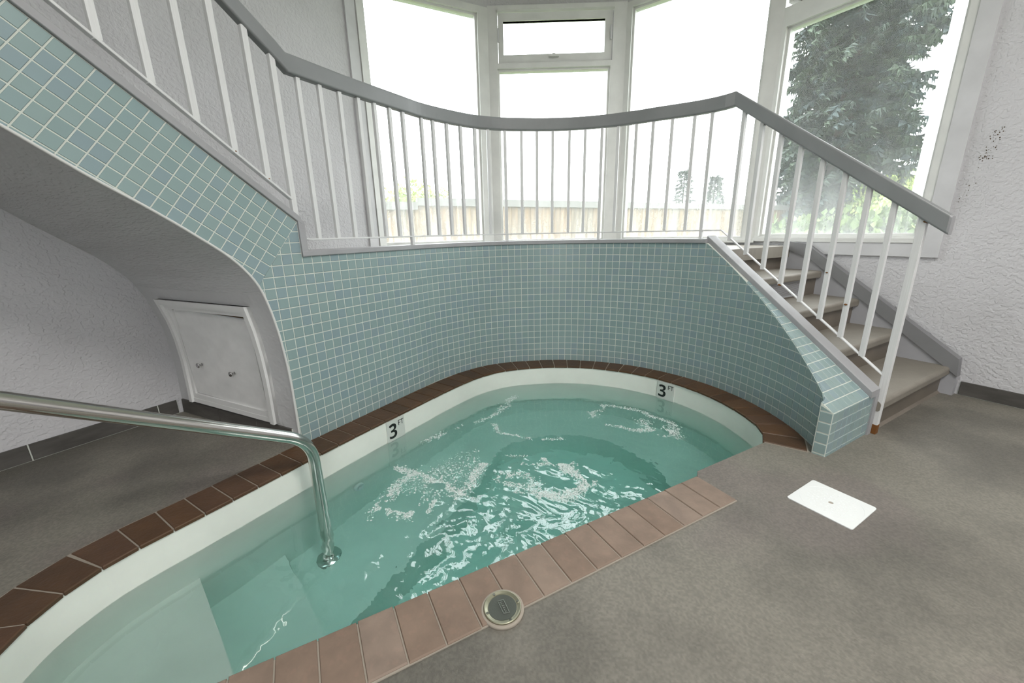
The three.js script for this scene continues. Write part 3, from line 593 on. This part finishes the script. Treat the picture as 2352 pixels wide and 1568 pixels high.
// ───────────────────────── pool ─────────────────────────
const inPool = (() => { const P = poolOutline, n = P.length; return (x, z) => { let c = false; for (let i = 0, j = n - 1; i < n; j = i++) { const a = P[i], b = P[j]; if ((a[1] > z) !== (b[1] > z) && x < (b[0] - a[0]) * (z - a[1]) / (b[1] - a[1]) + a[0]) c = !c; } return c; }; })();
const BEN = -0.80, DEEP = -1.07, ST1 = -0.395, ST2 = -0.70;
const basin = thing('pool_basin', 'white plaster hot tub basin with underwater steps and bench', 'pool');
{
  const T = new Tri(), n = poolOutline.length; let L = 0;
  const off = poolOutline.map((p, i) => { const a = poolOutline[(i + n - 1) % n], b = poolOutline[(i + 1) % n], x = b[0] - a[0], z = b[1] - a[1], l = Math.hypot(x, z) || 1; return [p[0] + z / l * 0.09, p[1] - x / l * 0.09]; });
  for (let i = 0; i < n; i++) {
    const j = (i + 1) % n, a = poolOutline[i], b = poolOutline[j], d = Math.hypot(b[0] - a[0], b[1] - a[1]), y0 = DEEP - 0.08, y1 = -0.006;
    T.quad([a[0], y0, a[1]], [b[0], y0, b[1]], [b[0], y1, b[1]], [a[0], y1, a[1]], [L, y0], [L + d, y0], [L + d, y1], [L, y1]);
    T.quad([off[i][0], y0, off[i][1]], [off[i][0], y1, off[i][1]], [off[j][0], y1, off[j][1]], [off[j][0], y0, off[j][1]]);
    T.quad([a[0], y1, a[1]], [b[0], y1, b[1]], [off[j][0], y1, off[j][1]], [off[i][0], y1, off[i][1]], [L, 0], [L + d, 0], [L + d, 0.09], [L, 0.09]); L += d;
  }
  part(basin, 'side_wall', T.geo(), M.plaster);
  part(basin, 'bottom', flatSlab(poolOutline, [], DEEP - 0.1, DEEP), M.plaster);
  const line = (p, q, poly) => { const a = q[1] - p[1], b = p[0] - q[0], c = a * p[0] + b * p[1]; const w = [[-1.5, -1.0]][0]; return a * w[0] + b * w[1] <= c ? clipHalf(poly, a, b, c) : clipHalf(poly, -a, -b, -c); };   // side of the left end
  const s1 = [[-1.433, -1.473], [-0.99, -1.045]], s2 = [[-1.233, -1.775], [-0.827, -1.348]];
  part(basin, 'step', flatSlab(tidy(line(s1[0], s1[1], poolOutline)), [], DEEP - 0.05, ST1), M.plaster);
  part(basin, 'step', flatSlab(tidy(line(s2[0], s2[1], poolOutline)), [], DEEP - 0.05, ST2), M.plaster);
  const bench = []; for (const p of poolPts) if (-(p.x + 1.233) * (s2[1][1] - s2[0][1]) + (p.z + 1.775) * (s2[1][0] - s2[0][0]) < 0) bench.push([p.x, p.z]);
  bench.push([1.02, -1.838], [1.07, -2.12]);
  for (let th = 92; th >= -48; th -= 6) bench.push([0.374 + 0.69 * Math.sin(rad(th)), -2.36 - 0.69 * Math.cos(rad(th))]);
  bench.push([-0.30, -2.345], [-0.626, -1.76], [-0.85, -1.372]);
  part(basin, 'bench', flatSlab(tidy(bench), [], DEEP - 0.05, BEN), M.plaster);
}
{ // jet in the side wall
  const p = V(-0.985, -0.50, -2.205), g = new THREE.LatheGeometry([[0.012, -0.01], [0.012, 0.012], [0.032, 0.012], [0.036, 0.006], [0.036, -0.01]].map(q => new THREE.Vector2(...q)), 24);
  g.applyQuaternion(new THREE.Quaternion().setFromUnitVectors(V(0, 1, 0), V(0.855, 0, 0.52).normalize())); g.translate(p.x, p.y, p.z);
  solo('water_jet', g, M.plastic, 'small round white jet fitting in the underwater side wall', 'jet');
}
{ // water
  const st = 0.0125, x0 = -1.72, z0 = -3.62, nx = Math.ceil(3.4 / st), nz = Math.ceil(3.15 / st);
  const near = (x, z) => { if (inPool(x, z)) return true; for (let k = 0; k < 8; k++) { const a = k * Math.PI / 4; if (inPool(x + 0.035 * Math.cos(a), z + 0.035 * Math.sin(a))) return true; } return false; };
  const waves = []; for (let i = 0; i < 46; i++) { const lam = 0.045 * Math.pow(7, rnd()), dir = rr(0, 6.283), am = 0.0031 * Math.pow(lam / 0.14, 1.05) * rr(0.5, 1.2) / 46 * 5.2; waves.push([Math.cos(dir) * 6.283 / lam, Math.sin(dir) * 6.283 / lam, rr(0, 6.283), am]); }
  const jets = [[0.05, -1.95, 0.55, 1.0], [0.28, -1.45, 0.5, 0.9], [-0.35, -1.75, 0.42, 0.9], [0.7, -2.0, 0.5, 0.6], [-0.55, -1.35, 0.4, 0.7], [0.7, -2.75, 0.45, 0.35], [-0.2, -2.7, 0.4, 0.3]];
  const H = (x, z) => {
    let a = 0.045; for (const [jx, jz, r, k] of jets) { const d = ((x - jx) ** 2 + (z - jz) ** 2) / (r * r); a += k * Math.exp(-d * 1.6); } a = Math.min(1, a);
    const wx = x + 0.03 * Math.sin(9 * z + 1) + 0.02 * Math.sin(23 * z), wz = z + 0.03 * Math.sin(8 * x + 2) + 0.02 * Math.sin(19 * x + 1);
    let h = 0; for (const [kx, kz, ph, am] of waves) { const q = Math.sin(kx * wx + kz * wz + ph); h += am * (q + 0.35 * (1 - Math.abs(q)) * 2); } return YW + a * h;
  };
  const id = new Map(), p = [], nrm = [], ix = [], key = (i, j) => i * 4000 + j, keep = new Set();
  for (let i = 0; i < nx; i++) for (let j = 0; j < nz; j++) if (near(x0 + (i + 0.5) * st, z0 + (j + 0.5) * st)) keep.add(key(i, j));
  const vert = (i, j, low) => { const k = key(i, j) + (low ? 1e8 : 0); if (id.has(k)) return id.get(k); const x = x0 + i * st, z = z0 + j * st; if (low) { p.push(x, DEEP - 0.16, z); nrm.push(0, -1, 0); } else { const e = 0.004, h = H(x, z), dx = (H(x + e, z) - h) / e, dz = (H(x, z + e) - h) / e, l = Math.hypot(dx, 1, dz); p.push(x, h, z); nrm.push(-dx / l, 1 / l, -dz / l); } id.set(k, p.length / 3 - 1); return p.length / 3 - 1; };
  for (const k of keep) {
    const i = Math.floor(k / 4000), j = k % 4000, a = vert(i, j), b = vert(i + 1, j), c = vert(i + 1, j + 1), d = vert(i, j + 1); ix.push(a, c, b, a, d, c);
    const A2 = vert(i, j, 1), B2 = vert(i + 1, j, 1), C2 = vert(i + 1, j + 1, 1), D2 = vert(i, j + 1, 1); ix.push(A2, B2, C2, A2, C2, D2);
    if (!keep.has(key(i - 1, j))) ix.push(a, A2, D2, a, D2, d); if (!keep.has(key(i + 1, j))) ix.push(b, c, C2, b, C2, B2);
    if (!keep.has(key(i, j - 1))) ix.push(a, b, B2, a, B2, A2); if (!keep.has(key(i, j + 1))) ix.push(d, D2, C2, d, C2, c);
  }
  const g = new THREE.BufferGeometry(); g.setAttribute('position', new THREE.Float32BufferAttribute(p, 3)); g.setAttribute('normal', new THREE.Float32BufferAttribute(nrm, 3)); g.setIndex(ix);
  const wm = new THREE.MeshPhysicalMaterial({ color: 0xffffff, transmission: 1, roughness: 0.0, ior: 1.333, thickness: 0.9, attenuationColor: lin(0.64, 0.955, 0.935), attenuationDistance: 1.0, clearcoat: 1, clearcoatRoughness: 0 });
  solo('pool_water', g, wm, 'clear turquoise bubbling water filling the hot tub', 'water', { kind: 'stuff' });
  // foam: bubbles drifting in rings where the jets come up
  const bub = new THREE.SphereGeometry(1, 6, 4, 0, Math.PI * 2, 0, Math.PI / 2), spots = [];
  const ring = (cx, cz, rx, rz, turn, w, n, a0 = 0, a1 = 6.283) => { for (let i = 0; i < n; i++) { const a = rr(a0, a1), k = 1 + w * (rnd() + rnd() + rnd() - 1.5) + 0.10 * Math.sin(3 * a + cx * 9) + 0.06 * Math.sin(7 * a + cz * 5), c = Math.cos(a) * rx * k, s = Math.sin(a) * rz * k; spots.push([cx + c * Math.cos(turn) - s * Math.sin(turn), cz + c * Math.sin(turn) + s * Math.cos(turn)]); } };
  ring(-0.42, -2.02, 0.36, 0.17, -0.95, 0.20, 2600, 0.6, 4.6); ring(-0.42, -2.02, 0.2, 0.1, -0.95, 0.9, 900); ring(-0.52, -1.98, 0.24, 0.05, 0.55, 0.5, 900, 3.3, 6.0);
  ring(0.12, -2.02, 0.26, 0.2, 0.3, 0.22, 2400, -1.6, 1.9); ring(0.02, -1.98, 0.1, 0.06, 0.4, 0.5, 500); ring(0.05, -2.18, 0.22, 0.04, 0.1, 0.5, 700);
  ring(0.86, -2.72, 0.30, 0.17, 0.55, 0.14, 1500); ring(1.02, -2.55, 0.13, 0.05, 0.9, 0.6, 600); ring(-0.28, -2.85, 0.42, 0.10, -0.9, 0.25, 900, 0, 3.3); ring(0.1, -2.62, 0.25, 0.16, 0.5, 0.12, 420, 0.2, 2.8);
  const ok = spots.filter(([x, z]) => inPool(x, z) && fbm((x + 3) / 2.2 % 1, (z + 5) / 2.2 % 1, 18, 3, 77) > 0.40);
  const im = new THREE.InstancedMesh(bub, new THREE.MeshPhysicalMaterial({ color: lin(0.86, 0.92, 0.90), roughness: 0.6, transmission: 0.45, thickness: 0 }), ok.length), m4 = new THREE.Matrix4(), qq = new THREE.Quaternion();
  ok.forEach(([x, z], i) => { const r = 0.0022 + 0.0055 * rnd() * rnd(); m4.compose(V(x, H(x, z) - 0.0004, z), qq, V(r, r * 0.55, r)); im.setMatrixAt(i, m4); });
  im.name = 'bubble_foam'; im.userData = { label: 'white swirls of bubbles floating on the turquoise water', category: 'foam', kind: 'stuff' }; scene.add(im);
}

// coping
const coping = thing('pool_coping', 'row of brown and terracotta clay coping tiles around the hot tub edge', 'coping');
{
  const W = 0.203, frameAt = s => { const f = Math.max(0, Math.min(NPOOL - 1e-6, s / POOLLEN * NPOOL)), i = Math.floor(f), t = f - i, a = poolPts[i], b = poolPts[i + 1], a2 = poolPts[Math.max(0, i - 2)], b2 = poolPts[Math.min(NPOOL, i + 3)], d = V(b2.x - a2.x, 0, b2.z - a2.z).normalize(); return { p: a.clone().lerp(b, t), n: V(d.z, 0, -d.x) }; };
  const flat = (x, z, h) => V(x, h, z), n = Math.round(POOLLEN / 0.1142), nb = (s, e) => { const { p, n } = frameAt(s); return [p.x + n.x * e, p.z + n.z * e]; };
  const bed = []; for (let i = 0; i <= 120; i++) bed.push(nb(POOLLEN * i / 120, 0.002)); for (let i = 120; i >= 0; i--) bed.push(nb(POOLLEN * i / 120, 0.208));
  part(coping, 'mortar_bed', mergeGeometries([flatSlab(bed, [], -0.0055, 0.0035), flatSlab([F0, F1, [F1[0] + outward[0] * 0.207, F1[1] + outward[1] * 0.207], [F0[0] + outward[0] * 0.207, F0[1] + outward[1] * 0.207]], [], -0.0055, 0.0035)]), M.mortar);
  const tile = (q, mats) => { const T = new Tri(); tileTris(T, q, flat, -0.007, 0.0085 + rr(-0.0007, 0.0007), 0.0035); part(coping, 'coping_tile', T.geo(), mats[Math.floor(rnd() * mats.length)]); };
  for (let i = 0; i < n; i++) { const s0 = POOLLEN * i / n + 0.003, s1 = POOLLEN * (i + 1) / n - 0.003, e = rr(-0.003, 0.001); tile([nb(s0, -0.006 + e), nb(s1, -0.006 + e), nb(s1, W + e), nb(s0, W + e)], copingBrown); }
  const m = Math.round(FLEN / 0.1152), fp = (t, e) => [F0[0] + dF[0] * t + outward[0] * e, F0[1] + dF[1] * t + outward[1] * e];
  for (let i = 0; i < m; i++) { const t0 = FLEN * i / m + 0.002, t1 = FLEN * (i + 1) / m - 0.0028, e = rr(-0.002, 0.002); tile([fp(t0, -0.006 + e), fp(t1, -0.006 + e), fp(t1, W + e), fp(t0, W + e)], copingRed); }
}

// depth markers
const fontB = await new FontLoader().loadAsync('fonts/droid/droid_sans_bold.typeface.json'), fontR = await new FontLoader().loadAsync('fonts/droid/droid_sans_regular.typeface.json');
[[-0.795, -2.487, 'under the left run of coping'], [1.238, -3.047, 'under the far curve of coping']].forEach(([x, z, where]) => {
  let bi = 0, bd = 9; poolPts.forEach((p, i) => { const d = (p.x - x) ** 2 + (p.z - z) ** 2; if (d < bd) { bd = d; bi = i; } });
  const p = poolPts[bi], a = poolPts[bi - 3], b = poolPts[bi + 3], d = V(b.x - a.x, 0, b.z - a.z).normalize(), g = thing('depth_marker', `white depth marker tile reading 3 FT ${where}`, 'depth marker');
  g.position.set(p.x, 0, p.z); g.rotation.y = Math.atan2(-d.z, d.x); const sag = 0.004;
  const plate = new RoundedBoxGeometry(0.152, 0.165, 0.008, 2, 0.002); plate.translate(0, -0.096, sag); part(g, 'plate', plate, M.plate);
  const three = new TextGeometry('3', { font: fontB, size: 0.104, depth: 0.0012, curveSegments: 10 }); three.computeBoundingBox(); { const c = three.boundingBox; three.translate(-(c.min.x + c.max.x) / 2, 0, 0); } three.scale(0.92, 1, 1); three.translate(-0.027, -0.142, sag + 0.004); part(g, 'numeral', three, M.black, 'bold black numeral 3');
  const ft = new TextGeometry('FT', { font: fontR, size: 0.036, depth: 0.0012, curveSegments: 6 }); ft.translate(0.018, -0.068, sag + 0.004); part(g, 'letters', ft, M.black, 'small black letters FT');
});

// grab rail into the water
{
  const g = thing('grab_rail', 'bent stainless steel grab rail going down into the water', 'handrail'), r = 0.029;
  const foot = V(-1.036, -0.79, -1.842), bend = V(-1.036, 0.195, -1.842), hi = V(-1.59, 0.728, -1.155), end = V(-1.80, 0.93, -0.895), down = V(-1.80, 0.0, -0.895);
  const path = new THREE.CurvePath(), corner = (a, b, c, q) => { const p = b.clone().add(a.clone().sub(b).setLength(q)), s = b.clone().add(c.clone().sub(b).setLength(q)); return [p, b, s]; };
  const c1 = corner(foot, bend, hi, 0.12), c2 = corner(bend, end, down, 0.12);
  path.add(new THREE.LineCurve3(foot, c1[0])); path.add(new THREE.QuadraticBezierCurve3(...c1)); path.add(new THREE.LineCurve3(c1[2], c2[0])); path.add(new THREE.QuadraticBezierCurve3(...c2)); path.add(new THREE.LineCurve3(c2[2], down));
  const pts = []; for (const c of path.curves) { const n = c.isLineCurve3 ? 2 : 14; for (let i = pts.length ? 1 : 0; i <= n; i++) pts.push(c.getPoint(i / n)); }
  const cr = new THREE.CurvePath(); for (let i = 0; i < pts.length - 1; i++) cr.add(new THREE.LineCurve3(pts[i], pts[i + 1]));
  part(g, 'tube', new THREE.TubeGeometry(cr, 220, r, 28, false), M.steel);
  const fl = p => { const f = new THREE.LatheGeometry([[0.0, 0.012], [0.034, 0.012], [0.036, 0.016], [0.045, 0.014], [0.068, 0.006], [0.07, 0], [0, 0]].map(q => new THREE.Vector2(...q)), 36); f.translate(p.x, p.y, p.z); return f; };
  part(g, 'flange', fl(V(foot.x, BEN, foot.z)), M.steel); part(g, 'flange', fl(V(down.x, 0, down.z)), M.steel);
}

// skimmer lid
{
  const g = thing('skimmer_lid', 'square white plastic skimmer lid set in the deck', 'lid'); g.position.set(1.413, 0, -1.532); g.rotation.y = rad(30.5);
  const W = 0.246, sh = new THREE.Shape(), q = W / 2, r = 0.012; sh.moveTo(-q + r, -q); sh.lineTo(q - r, -q); sh.quadraticCurveTo(q, -q, q, -q + r); sh.lineTo(q, q - r); sh.quadraticCurveTo(q, q, q - r, q); sh.lineTo(-q + r, q); sh.quadraticCurveTo(-q, q, -q, q - r); sh.lineTo(-q, -q + r); sh.quadraticCurveTo(-q, -q, -q + r, -q);
  const hole = new THREE.Path(); hole.absarc(0, 0, 0.1165, 0, Math.PI * 2, true); sh.holes.push(hole);
  const ex = (s, d) => { const e = new THREE.ExtrudeGeometry(s, { depth: d, bevelEnabled: true, bevelSize: 0.001, bevelThickness: 0.001, bevelSegments: 1, curveSegments: 40 }); e.rotateX(-Math.PI / 2); return e; };
  part(g, 'collar', ex(sh, 0.0035), M.plastic);
  const disc = new THREE.Shape(); disc.absarc(0, 0, 0.1145, 0, Math.PI * 2); const h2 = new THREE.Path(); h2.absarc(0.0, 0.0, 0.0105, 0, Math.PI * 2, true); disc.holes.push(h2);
  part(g, 'cover', ex(disc, 0.0032), M.plastic); const bk = new THREE.CylinderGeometry(0.0115, 0.0115, 0.001, 20); bk.translate(0, 0.0005, 0); part(g, 'finger_hole', bk, M.mortar);
  const dots = []; for (const rad_ of [0.032, 0.05, 0.068, 0.086]) { const n = Math.round(rad_ * 6.283 / 0.02); for (let i = 0; i < n; i++) { const a = i / n * 6.283; const b = new THREE.SphereGeometry(0.0042, 8, 5, 0, 6.3, 0, 1.57); b.scale(1, 0.3, 1); b.translate(Math.cos(a) * rad_, 0.0042, Math.sin(a) * rad_); dots.push(b); } }
  part(g, 'grip_studs', mergeGeometries(dots), M.plastic).userData.kind = 'stuff';
}
// round bronze deck box
{
  const g = thing('deck_box', 'round bronze deck box lid with a raised nameplate at the coping', 'lid'); g.position.set(-0.049, 0.004, -1.039); g.rotation.y = rad(0);
  const lathe = (p, m, n) => part(g, n, new THREE.LatheGeometry(p.map(q => new THREE.Vector2(...q)), 56), m);
  lathe([[0.06, -0.01], [0.072, -0.004], [0.071, 0.0045], [0.066, 0.0065], [0.06, 0.0055]], M.mortar, 'mortar_ring');
  lathe([[0.0, 0.004], [0.062, 0.004], [0.062, 0.0095], [0.0605, 0.0115], [0.0575, 0.0115], [0.0555, 0.0095], [0.050, 0.0085], [0.048, 0.0068], [0.0, 0.0068]], M.bronzeRing, 'ring');
  lathe([[0, 0.0085], [0.0465, 0.0082], [0.0475, 0.006], [0, 0.006]], M.bronze, 'lid');
  const em = new THREE.Shape(); em.moveTo(-0.03, -0.006); em.lineTo(-0.024, 0.016); em.lineTo(0.03, 0.008); em.lineTo(0.022, -0.012); em.closePath(); const hl = new THREE.Path(); hl.moveTo(-0.0265, -0.004); hl.lineTo(-0.0215, 0.0125); hl.lineTo(0.0265, 0.0055); hl.lineTo(0.0195, -0.0095); hl.closePath(); em.holes.push(hl);
  const e = new THREE.ExtrudeGeometry(em, { depth: 0.002, bevelEnabled: false }); const bits = [];
  for (let i = 0; i < 6; i++) { const b = new RoundedBoxGeometry(0.0022, 0.011 - 0.001 * i, 0.002, 1, 0.0006); b.rotateZ(-0.35); b.translate(-0.019 + i * 0.0072, 0.0028 - i * 0.0009, 0.001); bits.push(b); }
  const bar = new RoundedBoxGeometry(0.042, 0.002, 0.002, 1, 0.0006); bar.rotateZ(-0.13); bar.translate(0, -0.0015, 0.001); bits.push(bar); for (const b of bits) b.deleteAttribute('uv'); e.deleteAttribute('uv');
  const plate = mergeGeometries([e, ...bits]); plate.rotateX(-Math.PI / 2); plate.rotateY(-1.02); plate.translate(0.003, 0.0082, 0.001); part(g, 'nameplate', plate, M.bronze, 'raised script nameplate');
  for (const a of [2.15, 3.6, 0.35]) { const s = new THREE.CylinderGeometry(0.0042, 0.0046, 0.003, 14); s.translate(Math.cos(a) * 0.0535, 0.0105, -Math.sin(a) * 0.0535); part(g, 'screw', s, M.steel); }
  const sh = new THREE.CylinderGeometry(0.0048, 0.0048, 0.0015, 14); sh.translate(Math.cos(-1.05) * 0.0535, 0.0095, -Math.sin(-1.05) * 0.0535); part(g, 'screw_hole', sh, M.bronze);
}

// ───────────────────────── outside ─────────────────────────
const GY = 0.35;
{ const q = [[-40, -70], [60, -70], [60, -3.25], [3.5, -3.25], [2.62, -4.2], [1.36, -5.2], [-0.25, -5.25], [-1.6, -4.5], [-6.2, 3.4], [6.9, 3.4], [3.6, -3.2], [60, -3.2], [60, 40], [-40, 40]]; solo('lawn', flatSlab(q, [], GY - 0.2, GY), M.grass, 'green lawn outside the bay windows', 'lawn', { kind: 'structure' }); }
{ // board fence; its line lies square to azimuth -28, 7.3 m away
  const az = rad(-28), n = [Math.sin(az), -Math.cos(az)], d = [-n[1], n[0]], F3 = (t, y, h) => V(n[0] * (7.3 + h) + d[0] * t, y, n[1] * (7.3 + h) + d[1] * t);
  const box = (t0, t1, y0, y1, h0, h1) => slab([[t0, y0], [t1, y0], [t1, y1], [t0, y1]], F3, h0, h1), fm = [[0.30, 0.24, 0.18], [0.36, 0.30, 0.23], [0.26, 0.235, 0.205], [0.33, 0.25, 0.17]].map(c => std(lin(...c), 0.9, { map: again(tWood, 1) })), cap = std(lin(0.20, 0.195, 0.185), 0.9);
  const sect = (name, label, t0, t1, top) => { const g = thing(name, label, 'fence', { group: 'fence sections across the lawn' }); part(g, 'top_rail', box(t0, t1, top - 0.13, top, -0.05, 0.05), cap); part(g, 'lower_rail', box(t0, t1, GY + 0.35, GY + 0.45, -0.04, -0.005), fm[2]);
    for (let t = t0; t < t1 - 0.05; t += 0.145) { const e = Math.min(t + 0.138, t1); part(g, 'board', box(t, e, GY, top - 0.1 + rr(-0.01, 0.01), -0.004, 0.018), fm[Math.floor(rnd() * 4)]); } };
  sect('board_fence', 'weathered board fence section with slightly lower top at its left end', -1.2, 2.05, 1.73); sect('board_fence', 'long weathered grey-brown board fence with plain top rail beyond the bay windows', 2.05, 14.5, 1.80);
}
function leafCloud(parent, name, count, shape, mats, place) {
  mats.forEach((mat, k) => { const im = new THREE.InstancedMesh(shape, mat, Math.ceil(count / mats.length)), m = new THREE.Matrix4(), q = new THREE.Quaternion(), e = new THREE.Euler(); for (let i = 0; i < im.count; i++) { const o = place(); e.set(...o.r); q.setFromEuler(e); m.compose(o.p, q, V(o.s, o.s, o.s)); im.setMatrixAt(i, m); } im.name = name; im.userData.kind = 'stuff'; parent.add(im); });
}
const blade = (n, len, wid, droop) => { const T = new Tri(); for (let i = 0; i < n; i++) { const a = i / n * 6.283 + rr(-0.3, 0.3), t = rr(0.15, 0.9), b = [t * len, -droop * t * t, 0], dx = rr(0.02, 0.1), up = rr(-0.06, 0.03), w = wid * rr(0.7, 1.3); T.tri([b[0] - dx, b[1], b[2]], [b[0] + dx, b[1] + up * 0.5, b[2] + Math.cos(a) * w * 0.2], [b[0] + dx * 1.2, b[1] + up - 0.02, b[2] + Math.cos(a) * w]); T.tri([b[0], b[1] + 0.01, b[2]], [b[0] + dx, b[1] - 0.02, b[2]], [b[0] + dx * 0.7, b[1] - w * (0.4 + 0.6 * Math.abs(Math.sin(a))), b[2] + Math.cos(a) * w * 0.4]); } return T.geo(); };
const needle = [[0.055, 0.075, 0.06], [0.075, 0.105, 0.07], [0.045, 0.065, 0.062]].map(c => std(lin(...c), 0.85, { side: THREE.DoubleSide }));
function spruce(label, x, z, h, R, count, group) {
  const g = thing('spruce_tree', label, 'tree', group ? { group } : {}); g.position.set(x, GY, z);
  const tr = new THREE.CylinderGeometry(0.03, 0.02 * h, h, 10); tr.translate(0, h / 2, 0); part(g, 'trunk', tr, M.bark);
  const per = 9, sc = R / 1.7, spray = blade(16, 0.55 * sc, 0.17 * sc, 0.12 * sc);
  const rad_ = y => R * Math.pow(Math.max(0, 1 - y / h), 0.62) * (0.86 + 0.14 * Math.sin(y * 2.3));
  let i = 0; const whorls = Math.max(10, Math.round(h / (0.42 * sc))); const gaps = []; for (let k = 0; k < whorls * per; k++) gaps.push(rnd() < 0.16 ? 0.45 : rr(0.75, 1.15));
  leafCloud(g, 'foliage', count, spray, needle, () => { const w = Math.floor(rnd() * whorls), b = Math.floor(rnd() * per), y0 = (w + 0.5) / whorls * h * 0.97 + 0.1, a = b / per * 6.283 + w * 0.7, r1 = rad_(y0) * gaps[w * per + b], r = r1 * Math.sqrt(rr(0.02, 1)), y = y0 - 0.30 * r + 0.06 * r * r + rr(-0.1, 0.05) * sc, aa = a + rr(-0.22, 0.22); return { p: V(Math.cos(aa) * r, y, Math.sin(aa) * r), r: [rr(-0.5, 0.5), -aa + rr(-0.5, 0.5), rr(-0.5, 0.15)], s: rr(0.7, 1.25) }; });
}
spruce('large dark blue-green spruce tree outside the right-hand window', 16 * Math.sin(rad(37.4)), -16 * Math.cos(rad(37.4)), 15.5, 1.85, 8000);
spruce('far small spruce rising above the fence, taller of the two', 46 * Math.sin(rad(22.3)), -46 * Math.cos(rad(22.3)), 6.6, 1.5, 900);
spruce('far small spruce rising above the fence, nearer the big spruce', 44 * Math.sin(rad(25.8)), -44 * Math.cos(rad(25.8)), 5.6, 1.5, 900);
const leaf = (() => { const T = new Tri(); for (let i = 0; i < 7; i++) { const x = rr(-0.09, 0.09), y = rr(-0.09, 0.09), z = rr(-0.09, 0.09), a = rr(0, 6.28), w = 0.03, l = 0.075; T.quad([x, y, z], [x + Math.cos(a) * w, y + l * 0.5, z + Math.sin(a) * w], [x, y + l, z + 0.02], [x - Math.cos(a) * w, y + l * 0.5, z - Math.sin(a) * w]); } return T.geo(); })();
function shrub(name, label, x, z, rx, ry, rz, count, cols, group) {
  const g = thing(name, label, 'shrub', group ? { group } : {}); g.position.set(x, GY, z);
  for (let k = 0; k < 4; k++) { const s = new THREE.CylinderGeometry(0.012, 0.03, ry * 1.1, 6); s.translate(0, ry * 0.55, 0); s.rotateZ(rr(-0.4, 0.4)); s.rotateY(k * 1.6); part(g, 'stem', s, M.bark); }
  leafCloud(g, 'foliage', count, leaf, cols.map(c => std(lin(...c), 0.8, { side: THREE.DoubleSide })), () => { const a = rr(0, 6.283), u = rr(-1, 1), k = Math.cbrt(rr(0.25, 1)) * (0.8 + 0.25 * Math.sin(a * 5 + u * 4)), c = Math.sqrt(1 - u * u); return { p: V(Math.cos(a) * c * rx * k, ry + u * ry * k * 0.95, Math.sin(a) * c * rz * k), r: [rr(-0.8, 0.8), rr(0, 6.28), rr(-0.8, 0.8)], s: rr(0.8, 1.5) }; });
}
const yg = [[0.34, 0.42, 0.12], [0.42, 0.48, 0.18], [0.26, 0.36, 0.1]], gr = [[0.16, 0.24, 0.07], [0.22, 0.3, 0.1], [0.12, 0.18, 0.06]];
shrub('leafy_bush', 'yellow-green leafy bush beyond the spruce', 15 * Math.sin(rad(44.2)), -15 * Math.cos(rad(44.2)), 1.5, 1.15, 1.5, 1700, yg);
shrub('leafy_bush', 'pale leafy bush showing above the low end of the fence', 11.5 * Math.sin(rad(-12.4)), -11.5 * Math.cos(rad(-12.4)), 1.1, 1.15, 1.0, 900, yg);
[[33.2, 6.6], [36.0, 6.5], [39.0, 6.4], [42.2, 6.2]].forEach(([a, r], i) => shrub('low_hedge', 'low green hedge plant under the spruce window', r * Math.sin(rad(a)), -r * Math.cos(rad(a)), 0.36, 0.43 + 0.03 * i, 0.34, 700, gr, 'hedge plants under the spruce window'));
{ // next wing of the building with lap siding
  const g = thing('siding_wall', 'edge of a white lap-sided wall outside the right-hand window', 'wall'), p = [7 * Math.sin(rad(43.75)), -7 * Math.cos(rad(43.75))], d = [Math.sin(rad(75)), -Math.cos(rad(75))], n = [-d[1], d[0]];
  const S3 = (t, y, h) => V(p[0] + d[0] * t - n[0] * h, y, p[1] + d[1] * t - n[1] * h);
  part(g, 'corner_board', slab([[0, GY], [0.05, GY], [0.05, 5], [0, 5]], S3, -0.3, 0.03), M.siding);
  for (let i = 0; i < 26; i++) { const y = GY + i * 0.18, T = new Tri(), q = (t, yy, h) => { const v = S3(t, yy, h); return [v.x, v.y, v.z]; }; T.quad(q(0.05, y, 0.022), q(3, y, 0.022), q(3, y + 0.185, 0), q(0.05, y + 0.185, 0)); T.quad(q(0.05, y, 0), q(3, y, 0), q(3, y, 0.022), q(0.05, y, 0.022)); T.tri(q(0.05, y, 0), q(0.05, y, 0.022), q(0.05, y + 0.185, 0)); part(g, 'board', T.geo(), M.siding); }
}

// ───────────────────────── ceiling lamps ─────────────────────────
LAMPS.forEach(([x, z, w, d, I], i) => {
  const g = thing('ceiling_lamp', 'flat rectangular ceiling lamp panel over the deck', 'lamp', { group: 'ceiling lamp panels' }); g.position.set(x, CEIL, z);
  const f = new RoundedBoxGeometry(w + 0.08, 0.05, d + 0.08, 1, 0.008); f.translate(0, -0.025, 0); part(g, 'housing', f, M.white);
  const e = new THREE.BoxGeometry(w, 0.006, d); e.translate(0, -0.053, 0); part(g, 'diffuser_light', e, new THREE.MeshStandardMaterial({ color: 0xffffff, emissive: lin(1, 0.98, 0.94), emissiveIntensity: 2.5, roughness: 0.6 }));
  const l = new THREE.RectAreaLight(lin(1, 0.975, 0.94), I, w, d); l.position.set(x, CEIL - 0.065, z); l.rotation.x = -Math.PI / 2; scene.add(l);
});
scene.traverse(o => { if (o.isMesh) { o.castShadow = true; o.receiveShadow = true; } });
renderer.render(scene, camera);
